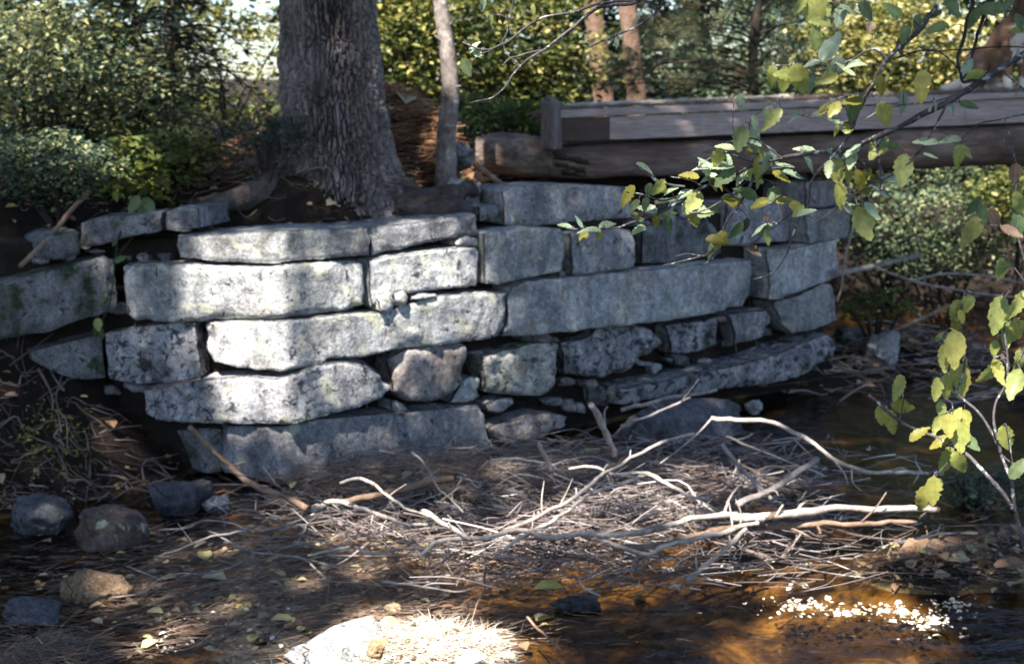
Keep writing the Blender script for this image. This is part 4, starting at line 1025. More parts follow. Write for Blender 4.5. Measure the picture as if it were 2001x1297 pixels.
def scatter_needles(name, label, n, fx, m='needles', L=(.06, .14), wd=.0022, lift=.03, align=None, seed=1):
    rng = np.random.default_rng(seed); P = fx(rng, n); n = len(P)
    a = rng.random(n) * 6.28 if align is None else rng.normal(align, .5, n)
    D = np.stack([np.cos(a), np.sin(a), rng.normal(0.0, .14, n)], 1)
    Nn = np.stack([rng.normal(0, .5, n), rng.normal(-.3, .5, n), np.ones(n)], 1)
    P = P + np.array([0, 0, 1]) * (rng.random(n) * lift)[:, None]
    b = Bag(); leafcloud(b, P, D, Nn, rng.uniform(*L, n), wd, np.clip(rng.normal(.5, .25, n), 0, 1), shape='needle')
    return b.build(name, M[m], smooth=False, kind='stuff', label=label)
def on_ground(cx, cy, sx, sy, zmin=-9):
    def f(rng, n):
        x = rng.normal(cx, sx, n); y = rng.normal(cy, sy, n); z = ground_h(x, y) + .004
        k = z > zmin; return np.stack([x, y, z], 1)[k]
    return f
scatter_needles('pine_needles', 'bright drift of fallen pine needles on the bar in front', 14000, on_ground(-.35, 5.2, .5, .42, 0), lift=.035, wd=.0026, seed=2)
scatter_needles('pine_needles', 'tangled brown needles on the mound at the lower left', 6500, on_ground(-1.7, 5.05, .36, .4, 0), lift=.05, wd=.0026, L=(.08, .2), seed=3)
scatter_needles('pine_needles', 'needles and straw caught in the brush pile', 26000, on_ground(.3, 7.0, .9, .5, 0.0), lift=.16, wd=.0024, seed=4)
scatter_needles('pine_needles', 'rusty needles covering the bank behind the trees', 16000, on_ground(-.7, 9.5, .6, .45, 1.2), m='rust', lift=.04, wd=.004, seed=5)
scatter_needles('pine_needles', 'needles over the littered bank at the right', 3500, on_ground(1.9, 6.1, .5, .4, 0), lift=.05, wd=.0024, seed=6)
def deck_pts(rng, n):
    x = rng.uniform(1100, 2400, n); k = rng.random(n); P = at(x, yl(x, 214, 179), FY - .03); P[:, 1] += rng.random(n) ** 2 * .9; P[:, 2] += 0.004 + .012 * fbm(np.c_[x / 45, P[:, 1] * 4, P[:, 1] * 0], 3); return P
scatter_needles('pine_needles', 'dry needles lying along the bridge deck', 7000, deck_pts, lift=.022, wd=.0035, L=(.04, .1), align=0.1, seed=7)
def deck_edge(rng, n):
    x = rng.uniform(1100, 1720, n); P = at(x, yl(x, 214, 179), FY - .03); P[:, 1] += rng.random(n) * .30; P[:, 2] += .006; k = fbm(np.c_[x / 60, x * 0, x * 0], 2) > -.15; return P[k]
scatter_needles('pine_needles', 'pale needles painting a sunlit line along the front edge of the bridge deck', 5000, deck_edge, m='glare_pale', lift=.03, wd=.0045, L=(.04, .1), align=0.05, seed=17)  # deck highlight put into the pale needle colour
def scatter_leaves(name, label, n, fx, m, size=.05, lift=.02, seed=1, flat=.35):
    rng = np.random.default_rng(seed); P = fx(rng, n); n = len(P); a = rng.random(n) * 6.28
    D = np.stack([np.cos(a), np.sin(a), rng.normal(0, .2, n)], 1); Nn = np.stack([rng.normal(0, flat, n), rng.normal(-.1, flat, n), np.ones(n)], 1)
    P = P + np.array([0, 0, 1]) * (rng.random(n) * lift)[:, None]; L = size * np.exp(rng.normal(-.05, .45, n))
    b = Bag(); leafcloud(b, P, D, Nn, L, L * rng.uniform(.5, .9, n), rng.random(n), .15); return b.build(name, M[m], smooth=False, kind='stuff', label=label)
def on_water(cx, cy, sx, sy):
    def f(rng, n):
        x = rng.normal(cx, sx, n); y = rng.normal(cy, sy, n); k = ground_h(x, y) < 0.0
        return np.stack([x, y, np.full(n, .003)], 1)[k]
    return f
scatter_leaves('floating_leaves_and_glints', 'fallen leaves drifting on the left shallows', 520, on_water(-1.0, 5.85, .6, .45), 'litter', .042, .004, 3, .12)
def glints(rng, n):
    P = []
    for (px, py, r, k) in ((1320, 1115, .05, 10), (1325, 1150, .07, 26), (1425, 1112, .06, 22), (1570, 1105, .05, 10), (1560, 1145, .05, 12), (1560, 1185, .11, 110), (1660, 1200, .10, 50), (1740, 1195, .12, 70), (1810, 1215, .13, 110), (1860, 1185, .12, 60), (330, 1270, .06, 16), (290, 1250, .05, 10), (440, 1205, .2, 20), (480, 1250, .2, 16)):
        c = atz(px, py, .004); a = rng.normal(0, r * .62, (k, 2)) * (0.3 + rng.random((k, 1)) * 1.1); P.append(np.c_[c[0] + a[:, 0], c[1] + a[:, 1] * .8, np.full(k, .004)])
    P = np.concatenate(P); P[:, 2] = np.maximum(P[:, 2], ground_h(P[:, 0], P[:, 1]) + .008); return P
scatter_leaves('floating_leaves_and_glints', 'clusters of pale leaf-shaped flecks standing in for sun glints on the water', 1, glints, 'glare_pale', .017, .012, 4, .4)  # pale flecks laid where the water would glint in the sun
scatter_needles('pine_needles', 'needles drifting on the left shallows', 9000, on_water(-1.0, 5.9, .6, .5), lift=.004, wd=.0026, align=.25, seed=12)
scatter_leaves('fallen_leaves', 'fallen leaves among the brush', 1900, on_ground(.35, 6.95, .85, .45, 0), 'litter', .05, .08, 5)
scatter_leaves('fallen_leaves', 'fallen leaves coloured pale for the sun glare on the needle bar', 900, on_ground(-.38, 5.12, .36, .30, 0), 'glare_pale', .045, .04, 6, .6)  # sun glare on the bar put into the leaf colour
scatter_needles('pine_needles', 'straw coloured pale for the sun glare on the needle bar', 11000, on_ground(-.35, 5.12, .42, .34, 0), m='glare_pale', lift=.05, wd=.003, L=(.05, .13), seed=22)  # straw kept pale to carry the same glare
scatter_leaves('fallen_leaves', 'fallen leaves covering the right bank', 900, on_ground(1.9, 6.05, .5, .4, 0), 'litter', .05, .05, 7)
scatter_leaves('fallen_leaves', 'fallen leaves on the dark left slope', 300, on_ground(-2.4, 7.0, .5, .5, 0), 'litter', .04, .04, 8)
scatter_leaves('fallen_leaves', 'leaf litter on the bank top between the trees', 700, on_ground(-.8, 9.6, .9, .5, 1.2), 'litter', .06, .04, 9)
scatter_leaves('fallen_leaves', 'leaf litter on the far shore beyond the wall end', 700, on_ground(3.4, 12.2, 1.0, 1.0, 0), 'litter', .07, .04, 10)

# ------------------------------------------------------------------ background woods
def pxc(px, py, Y): return at(px, py, Y)
def pxr(rx, ry, Y, dy): return np.array([rx / F_PX * Y, dy, ry / F_PX * Y])
def shrub_px(name, label, cat, px, py, Y, rx, ry, dy, n, per, leaf, m, **k):
    c = pxc(px, py, Y); return bush(name, label, cat, (c[0], Y, 0), c, pxr(rx, ry, Y, dy), n, per, leaf, m, **k)
shrub_px('leafy_bush', 'yellow-green leafy bush filling the left edge above the stones', 'bush', 150, 150, 11.5, 250, 200, .8, 240, 26, .06, 'lf_beech', spread=.24, rc=.42, rs=.42)
shrub_px('leafy_bush', 'dark green undergrowth low at the left above the mossy stones', 'bush', 130, 300, 10.2, 260, 90, .6, 260, 24, .05, 'lf_green', spread=.16, rc=.4)
shrub_px('leafy_shrub', 'small green shrub hanging over the wall left of the thick trunk', 'shrub', 265, 335, 8.3, 90, 65, .22, 70, 9, .07, 'lf_green', spread=.12, rc=.75, n_stem=5)
shrub_px('leafy_bush', 'glittering sunlit bush just left of the thick trunk', 'bush', 440, 130, 12.5, 140, 230, .7, 110, 20, .06, 'lf_yellow', spread=.2, rc=.5)
shrub_px('leafy_bush', 'sunlit yellow bush between the thick trunk and the slim tree', 'bush', 800, 90, 13.0, 110, 170, .7, 170, 26, .075, 'lf_beech', spread=.26, rc=.6, rs=.45)
shrub_px('leafy_bush', 'golden-green bush behind the bridge end post', 'bush', 990, 110, 13.4, 190, 190, .8, 230, 26, .08, 'lf_beech', spread=.28, rc=.42, rs=.45)
shrub_px('leafy_bush', 'low dark bush behind the bark-covered log end', 'bush', 980, 225, 11.8, 120, 45, .4, 90, 14, .06, 'lf_green', spread=.15, rc=.35)
shrub_px('young_tree', 'pale sunlit bush behind the branches at the upper right', 'bush', 1760, 110, 14.0, 190, 130, .7, 190, 26, .075, 'lf_yellow', spread=.26, rc=.5, rs=.45)
shrub_px('young_tree', 'blue-green bush above the middle of the bridge', 'bush', 1500, 130, 14.6, 260, 150, .8, 220, 26, .06, 'lf_blue', spread=.24, rc=.4)
shrub_px('leafy_bush', 'blue-green shrub on the far shore seen under the bridge', 'shrub', 1850, 430, 13.4, 280, 130, .7, 330, 24, .05, 'lf_blue', spread=.2, rc=.5)
shrub_px('leafy_bush', 'yellowish shrub under the bridge at the right edge', 'shrub', 1990, 380, 12.8, 110, 80, .5, 120, 14, .06, 'lf_beech', spread=.18, rc=.55)
shrub_px('fern_tuft', 'low leafy tuft at the water edge past the wall end', 'plant', 1715, 590, 10.9, 70, 40, .25, 34, 10, .05, 'lf_green', spread=.1, rc=.75, n_stem=5)
shrub_px('fern_tuft', 'mossy plant clump under the hanging leaves at the right edge', 'plant', 1930, 960, 7.2, 90, 55, .25, 60, 12, .035, 'lf_blue', spread=.1, rc=.3, n_stem=5)
shrub_px('leafy_bush', 'small dim bush in the dark at the far left below the stones', 'bush', 110, 850, 7.05, 70, 80, .15, 22, 8, .028, 'lf_green', spread=.12, rc=.8, n_stem=9, stem_r=.004)

shrub_px('leafy_bush', 'pale green bush hanging over the far left stones', 'bush', 110, 320, 8.15, 140, 75, .25, 150, 20, .04, 'lf_blue', spread=.15, rc=.55, rs=.4, n_stem=6)
shrub_px('leafy_bush', 'bluish leafy bush in the upper left corner', 'bush', 80, 110, 9.8, 150, 140, .4, 150, 22, .05, 'lf_blue', spread=.2, rc=.65, rs=.5)
shrub_px('leafy_bush', 'mixed green bush between the left hemlocks', 'bush', 300, 200, 10.0, 110, 110, .4, 120, 22, .05, 'lf_blue', spread=.18, rc=.6, rs=.45)
shrub_px('leafy_bush', 'low yellowish bush at the left foot of the thick trunk', 'bush', 350, 300, 8.5, 90, 50, .2, 80, 18, .04, 'lf_beech', spread=.14, rc=.5, rs=.4)
shrub_px('leafy_bush', 'bushy growth on the bank beyond the left edge of the stones', 'bush', -260, 330, 8.3, 210, 130, .4, 170, 22, .05, 'lf_blue', spread=.2, rc=.5, rs=.45)
shrub_px('leafy_bush', 'green bush on the far shore beyond the right edge', 'bush', 2330, 400, 13.2, 240, 150, .7, 240, 22, .06, 'lf_beech', spread=.22, rc=.45, rs=.45)
shrub_px('leafy_bush', 'blue-green bush on the far shore well beyond the right edge', 'bush', 2750, 420, 13.6, 260, 150, .7, 220, 22, .06, 'lf_blue', spread=.22, rc=.45, rs=.45)
def conifer(label, base, height, n_whorl, reach, m, needle, cat='tree', name='hemlock_tree', per=46, wd=.004, r0=.05, z0=.3, seed=1, droop=.35, group=None):
    rng = np.random.default_rng(seed); base = np.array(base, float); base[2] = ground_h(base[0], base[1]) - .03
    e = empty(name, base, label, cat, group)
    V, F = tube(spline([base, base + [0.03, 0, height * .5], base + [0, 0, height]], 20), np.linspace(r0, r0 * .15, 20), 10, .2, 3); mk('trunk', V, F, M['bark_dark'], e)
    br = Bag(); nd = Bag()
    for k in range(n_whorl):
        h = z0 + (height - z0) * (k + rng.random()) / n_whorl; a = rng.random() * 6.28; Lr = reach * (1 - .8 * h / height) * rng.uniform(.6, 1.1)
        d = np.array([math.cos(a), math.sin(a), 0]); s = np.array([-d[1], d[0], 0]); p0 = base + [0, 0, h]
        P = spline([p0, p0 + d * Lr * .5 + [0, 0, .03 * Lr], p0 + d * Lr + [0, 0, -droop * Lr]], 12); V, F = tube(P, np.linspace(.012, .003, 12), 5); br.add(V, F)
        nt_ = max(4, int(Lr / .07))
        for q in range(nt_):
            u = .2 + .8 * q / nt_; p = P[int(u * 11)]; side = 1 if q % 2 else -1; tl = .26 * (1.15 - u) * max(Lr, .6) + .08
            td = unit(d * .75 + s * side * .7 + [0, 0, -.18 + rng.normal(0, .1)]); n = int(per * tl / .2) + 6
            t = rng.random(n); Pn = p + td * (t * tl)[:, None]; sd = rng.choice([-1, 1], n); cr = unit(np.cross(td, [0, 0, 1.0]))
            Dn = td * .55 + cr * sd[:, None] + rng.normal(0, .18, (n, 3)); Nn = np.tile([0, 0, 1.0], (n, 1)) + rng.normal(0, .35, (n, 3))
            leafcloud(nd, Pn, Dn, Nn, needle * rng.uniform(.7, 1.2, n), wd, np.clip(rng.normal(.45, .25, n), 0, 1), shape='needle')
    br.build('branch', M['bark_dark'], e); nd.build('crown', M[m], e, smooth=False)
    return e
conifer('young hemlock with dark drooping sprays beside the thick trunk', at(340, 300, 10.2), 2.2, 54, .95, 'lf_hemlock', .034, seed=4, wd=.009, per=60, r0=.022)
shrub_px('hemlock_sapling', 'little hemlock whose dark sprays cross the foot of the thick trunk', 'sapling', 520, 265, 8.35, 120, 45, .12, 34, 90, .030, 'lf_hemlock', spread=.17, aspect=.2, rc=.5, rs=.3, droop=.25, n_stem=8, stem_r=.006)
conifer('dark hemlock at the upper left corner', at(110, 300, 10.9), 2.6, 54, 1.1, 'lf_hemlock', .036, seed=6, wd=.010, per=60, r0=.022)
conifer('hemlock sprouting by the glittering bush at the left', at(270, 300, 11.2), 2.2, 50, 1.0, 'lf_hemlock', .036, seed=8, wd=.010, per=60, r0=.022)
def pine_boughs(label, boughs, Y0, seed):
    """pine with long needle tufts"""
    rng = np.random.default_rng(seed); b0 = at(1480, 250, Y0); b0[2] = ground_h(b0[0], b0[1])
    e = empty('pine_sapling', b0, label, 'tree')
    V, F = tube(spline([b0, b0 + [-.05, 0, .8], b0 + [.05, 0, 1.8], b0 + [0, 0, 2.8]], 20), np.linspace(.05, .015, 20), 9, .15, 2); mk('trunk', V, F, M['bark_dark'], e)
    br = Bag(); nd = Bag()
    for (x, y, dY) in boughs:
        c = at(x, y, Y0 + dY); st = b0 + [0, 0, np.clip(c[2] - b0[2] - .1, .2, 2.6)]
        P = spline([st, (st + c) / 2 + [0, 0, .06], c], 8); V, F = tube(P, np.linspace(.010, .004, 8), 5); br.add(V, F)
        for t_ in range(5):
            cc = c + rng.normal(0, .07, 3); ax = unit(c - st + rng.normal(0, .4, 3)); n = 34
            D = unit(rng.normal(0, .55, (n, 3)) + ax * .7 + [0, 0, -.25]); leafcloud(nd, np.tile(cc, (n, 1)), D, rng.normal(size=(n, 3)), rng.uniform(.09, .15, n), .0045, np.clip(rng.normal(.45 + .25 * (rng.random() - .5), .28, n), 0, 1), shape='needle')
    br.build('branch', M['bark_dark'], e); nd.build('crown', M['lf_pine'], e, smooth=False)
rb = np.random.default_rng(77)
pine_boughs('young pine with long drooping needle tufts over the bridge', [(x, y, dy) for x, y, dy in zip(rb.uniform(1180, 1640, 46), rb.uniform(-60, 175, 46), rb.uniform(-.6, .5, 46))], 12.2, 9)

# dim wood behind, too far to tell trunk from trunk
def far_wood():
    rng = np.random.default_rng(31); b = Bag(); n = 6500
    y = rng.uniform(15.5, 27, n); x = rng.uniform(-1, 1, n) * (y * .5 + 2); z = ground_h(x, y) + rng.random(n) * 4.6
    C = np.stack([x, y, z], 1)
    # a gap in the leaves lets the sky through beside the thick trunk
    u, v = proj(C); thin = (u < 420) & (rng.random(n) < .55)
    C = C[~thin]; u = u[~thin]; v = v[~thin]; n = len(C)
    gap = (((u - 480) / 110) ** 2 + ((v - 95) / 130) ** 2 < 1) & (rng.random(n) < .80)
    C = C[~gap]
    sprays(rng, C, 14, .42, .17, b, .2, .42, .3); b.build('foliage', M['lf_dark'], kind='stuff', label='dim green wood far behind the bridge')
far_wood()
def far_tree(px, Y, wpx, seed, label):
    rng = np.random.default_rng(seed); b0 = at(px, 200, Y); b0[2] = ground_h(b0[0], b0[1]) - .1
    e = empty('forest_tree', b0, label, 'tree', 'dim trunks in the wood behind'); r = wpx / 2 / F_PX * Y
    simple_trunk('trunk', [b0, b0 + [rng.normal(0, .1), 0, 2], b0 + [rng.normal(0, .2), 0, 5], b0 + [rng.normal(0, .3), 0, 9]], [r * 1.3, r, r * .9, r * .5], 'bark_dark', e, 10, .2, 24)
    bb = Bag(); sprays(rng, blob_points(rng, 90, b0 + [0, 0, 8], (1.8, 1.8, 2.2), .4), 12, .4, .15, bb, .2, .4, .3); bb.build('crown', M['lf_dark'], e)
for k, (px, Y, wd_, lab) in enumerate(((1075, 17, 26, 'dim dark trunk behind the golden-green bush'), (930, 19, 22, 'dim dark trunk behind the slim tree'),
        (1380, 18, 28, 'dim dark trunk in the pine shadow above the bridge'), (340, 17, 24, 'dim dark trunk behind the left bushes'), (1660, 19, 26, 'dim dark trunk behind the yellow leaves at the upper right'), (95, 18, 30, 'dim dark trunk at the far left edge'))):
    far_tree(px, Y, wd_, 50 + k, lab)

# ------------------------------------------------------------------ high out-of-view crowns shaped to shade the stream, leaves cleared over chosen sun spots
lit = []
def lit_at(P, r): lit.append((np.asarray(P, float), r))
for (px, py, r) in ((420, 565, .11), (500, 580, .17), (570, 570, .12), (640, 565, .08), (450, 665, .12), (540, 670, .16), (640, 655, .14), (730, 650, .10), (830, 530, .13), (900, 520, .08),
                    (800, 610, .10), (900, 615, .10), (560, 780, .12), (470, 775, .09), (640, 760, .09), (520, 490, .04), (960, 610, .06)):
    lit_at(wallpt(px, py)[0][0], r)
for (px, py, z, r) in ((640, 1265, .1, .28), (760, 1255, .1, .30), (860, 1235, .1, .24), (960, 1235, .08, .18), (740, 1190, .08, .18), (1030, 1225, .05, .1), (870, 1180, .06, .1),
                       (640, 990, .18, .12), (720, 1000, .18, .10), (800, 1025, .18, .11), (900, 1050, .18, .13), (1010, 1035, .2, .13), (1090, 1045, .2, .11), (1100, 1000, .22, .10), (1160, 960, .26, .10), (1250, 930, .3, .11), (1330, 955, .27, .10), (1200, 1040, .2, .08), (1000, 960, .2, .06), (880, 970, .2, .06), (1300, 1000, .2, .07),
                       (1340, 855, .4, .06), (1430, 820, .49, .11), (1500, 826, .49, .08), (1600, 880, .40, .08), (1460, 1013, .27, .13), (1540, 1006, .27, .13), (1630, 993, .27, .13), (1730, 995, .26, .12), (1790, 995, .26, .08), (1400, 1085, .1, .07), (1360, 1050, .17, .07),
                       (690, 940, .33, .05), (980, 897, .25, .05), (1320, 1110, .0, .05), (1420, 1115, .0, .08), (1560, 1110, .0, .07), (1560, 1170, .0, .12), (1700, 1195, .03, .10), (1800, 1205, .05, .12), (1650, 1090, .1, .05),
                       (1600, 1270, -.15, .26), (1720, 1270, -.15, .26), (1480, 1270, -.15, .16), (1680, 1225, -.15, .16), (300, 1260, .0, .07), (330, 1240, .0, .06), (420, 1060, .05, .04), (450, 1190, .0, .04), (210, 1130, .1, .05), (600, 1130, .02, .03), (700, 1075, .12, .06)):
    lit_at(atz(px, py, z), r)
for px in range(1115, 1720, 60): lit_at(at(px, yl(px, 215, 180), FY + .14), .085)
for (px, py, Y, r) in ((1410, 320, 3.2, .14), (1330, 380, 3.2, .12), (1480, 330, 3.1, .1), (1200, 440, 3.3, .10), (1640, 340, 3.0, .10), (1690, 430, 3.0, .08), (1540, 150, 3.0, .10), (1600, 60, 3.0, .10), (1860, 700, 2.9, .14), (1870, 840, 2.9, .14), (1960, 640, 2.9, .12), (1760, 780, 2.9, .09), (1820, 960, 2.9, .09), (1750, 250, 2.9, .1), (1850, 200, 2.9, .08), (1060, 95, 3.4, .1), (940, 110, 3.4, .06),
                       (700, 60, 8.45, .05), (760, 230, 9.3, .25), (810, 230, 9.5, .25), (900, 260, 9.6, .2), (960, 250, 10.2, .2), (60, 290, 8.1, .08), (130, 280, 8.1, .1), (250, 300, 8.2, .1), (190, 310, 8.1, .06), (300, 180, 9.8, .15), (80, 60, 9.7, .15), (160, 120, 9.7, .15), (60, 180, 9.7, .12), (330, 260, 9.8, .1), (420, 280, 9.3, .12), (880, 120, 9.0, .08)):
    lit_at(at(px, py, Y), r)
for (px, py, Y, r) in ((420, 60, 12.3, .30), (500, 60, 12.3, .35), (520, 160, 12.3, .35), (450, 160, 12.3, .30), (500, 250, 12.2, .35), (440, 270, 12.0, .2), (380, 100, 12.0, .15), (300, 120, 11.3, .15), (60, 30, 11.2, .25), (50, 180, 11.2, .15), (330, 60, 11.2, .12), (200, 220, 11.0, .15), (120, 100, 11.0, .12), (250, 180, 11.0, .12),
                       (760, 30, 12.6, .25), (790, 110, 12.6, .3), (780, 190, 12.6, .2), (830, 60, 12.6, .2), (930, 60, 13, .2), (1000, 120, 13, .25), (1080, 90, 13, .2), (1060, 170, 13, .2), (930, 160, 13, .15), (1130, 40, 13, .15), (1640, 120, 13.6, .3), (1740, 140, 13.6, .35), (1840, 120, 13.6, .35), (1900, 60, 13.6, .2), (1330, 150, 12, .12), (1420, 100, 12, .12), (1200, 100, 14, .12),
                       (1740, 400, 13, .25), (1850, 380, 13, .3), (1960, 360, 12.6, .3), (1900, 460, 13, .2), (1760, 480, 13, .2)):
    lit_at(at(px, py, Y), r)
def canopy():
    rng = np.random.default_rng(41); n = 23000
    P = np.stack([rng.uniform(-9.5, 5.5, n), rng.uniform(-8.5, 8.8, n), rng.uniform(7.6, 11.0, n)], 1)
    # height follows lumpy boughs
    lump = fbm(P * np.array([.35, .35, .2]), 3); P[:, 2] += 1.2 * lump
    G = P - SUN * ((P[:, 2] - .8) / SUN[2])[:, None]               # where each spray's shadow lands
    keep = ~((G[:, 1] > 11.0) & (rng.random(n) < .62))
    keep &= ~((G[:, 1] > 9.3) & (G[:, 0] < -1.4) & (rng.random(n) < .6))
    keep &= ~((G[:, 1] > 10.7) & (G[:, 0] < -.4) & (rng.random(n) < .8))
    keep &= ~((G[:, 1] < 4.2) & (rng.random(n) < .35))
    P = P[keep]; per = 7; spread = .20; b = {}
    C = np.repeat(P, per, 0); m = len(C); L = P[rng.integers(0, len(P), m)] * 0
    Q = C + rng.normal(0, .17, (m, 3)); D = rng.normal(size=(m, 3)) * [1, 1, .45]; Nn = np.array([0, 0, 1.0]) + rng.normal(0, .45, (m, 3)); ln = rng.uniform(.11, .19, m)
    ctr = Q + unit(D) * ln[:, None] * .5; ok = np.ones(m, bool)
    for T, r in lit:
        v = ctr - T; t = v @ SUN; dist = np.linalg.norm(v - t[:, None] * SUN, axis=1); ok &= ~((t > 0) & (dist < r + .045))  # removes leaves that would shade a chosen sun spot
    Q, D, Nn, ln, ctr = Q[ok], D[ok], Nn[ok], ln[ok], ctr[ok]; rn = np.clip(rng.normal(.45, .22, len(Q)), 0, 1)
    own = ctr[:, 1] > 1.5
    return (Q, D, Nn, ln, rn, own, P)
cQ, cD, cN, cL, cR, own, cP = canopy()
def add_crown(e, k, base, m='lf_green'):
    b = Bag(); leafcloud(b, cQ[k], cD[k], cN[k], cL[k], cL[k] * .62, cR[k]); b.build('crown', M[m], e, smooth=False)
def limbs(e, start, ends, r0):
    s = Bag(); rng = np.random.default_rng(8)
    for q in ends:
        mid = start * .45 + q * .55 + np.array([0, 0, .9]); P = spline([start, mid, q], 16); V, F = tube(P, np.linspace(r0, r0 * .15, 16), 7, .15, 4); s.add(V, F)
    s.build('limb', M['bark_dark'], e)
add_crown(big_tree, own, big_base)  # unseen crown, shaped to throw the wanted dapples
limbs(big_tree, tpx(630, -900), cP[cP[:, 1] > 1.5][::260], .09)
near_b = np.array([-3.2, -2.2, 0.0]); near_b[2] = ground_h(near_b[0], near_b[1]) - .05
near_t = empty('added_shade_tree', near_b, 'unseen tall tree added on the near bank to shade the stream', 'tree')  # added out of view to carry the rest of the shading leaves
simple_trunk('trunk', [near_b, near_b + [.1, 0, 2], near_b + [-.1, .2, 4.5], near_b + [0, .3, 7.5]], [.26, .2, .17, .10], 'bark_big', near_t, 18, .18, 50)
add_crown(near_t, ~own, near_b)
limbs(near_t, near_b + [-.05, .25, 6], cP[cP[:, 1] <= 1.5][::260], .07)
# crowns of the small trees near the bridge, above the frame
def lit_ok(C, pad):
    ok = np.ones(len(C), bool)
    for T, r in lit:
        v = C - T; t = v @ SUN; ok &= ~((t > 0) & (np.linalg.norm(v - t[:, None] * SUN, axis=1) < r + pad))
    return ok
for e, c, rr in ((sm, at(870, -1150, 9.1), (1.2, 1.0, 1.0)), (pines[0], at(1130, -900, 14.5), (1.6, 1.6, 1.6)), (pines[1], at(1200, -950, 14.2), (1.6, 1.6, 1.6))):
    rng = np.random.default_rng(3); b = Bag(); C = blob_points(rng, 220, c, rr, .4); C = C[lit_ok(C, .25)]; sprays(rng, C, 12, .22, .12, b, .2, .45, .3); b.build('crown', M['lf_green'], e)

# ------------------------------------------------------------------ foreground twigs and leaves
def leaf_template(name, seed, wid, curl, notch=True):
    rng = np.random.default_rng(seed); n = 13; t = np.linspace(0, 1, n)
    w = wid * np.sin(math.pi * np.clip(t, 0, 1) ** .82) ** .8 * (1 - .25 * t)
    w[0] = .012; w[-1] = .004
    V = []
    for i_ in range(n):
        ser = (.035 if i_ % 2 else -.01) * (0 < i_ < n - 1)
        z = -curl * t[i_] ** 2; f = .10 * w[i_] / wid
        l = w[i_] + ser + rng.normal(0, .012) * (0 < i_ < n - 1); r_ = w[i_] + ser + rng.normal(0, .012) * (0 < i_ < n - 1)
        if notch and 0 < i_ < n - 1 and rng.random() < .12: l *= .6
        V += [(t[i_], l, z + f * .9), (t[i_], l * .5, z + f * .5 + rng.normal(0, .008)), (t[i_], 0, z), (t[i_], -r_ * .5, z + f * .5 + rng.normal(0, .008)), (t[i_], -r_, z + f * .9)]
    F = []
    for i_ in range(n - 1):
        for j_ in range(4): a = i_ * 5 + j_; F.append((a, a + 5, a + 6, a + 1))
    return make_mesh(name, V, np.array(F), True)
leaf_base = [dict(s=1, w=.30, c=.10), dict(s=2, w=.27, c=.25), dict(s=3, w=.33, c=-.12), dict(s=4, w=.24, c=.35), dict(s=5, w=.29, c=.05), dict(s=6, w=.26, c=.55), dict(s=7, w=.31, c=-.35), dict(s=8, w=.22, c=.2), dict(s=9, w=.34, c=.42)]
LEAF = {}
for key in ('hl_yellow', 'hl_pale', 'hl_olive', 'hl_green', 'hl_brown'):
    LEAF[key] = []
    for k, d in enumerate(leaf_base):
        me = leaf_template('leaf', d['s'], d['w'], d['c']); me.materials.append(M[key]); LEAF[key].append(me)
KEY = dict(Y='hl_yellow', P='hl_pale', O='hl_olive', G='hl_green', B='hl_brown')
lrng = np.random.default_rng(19)
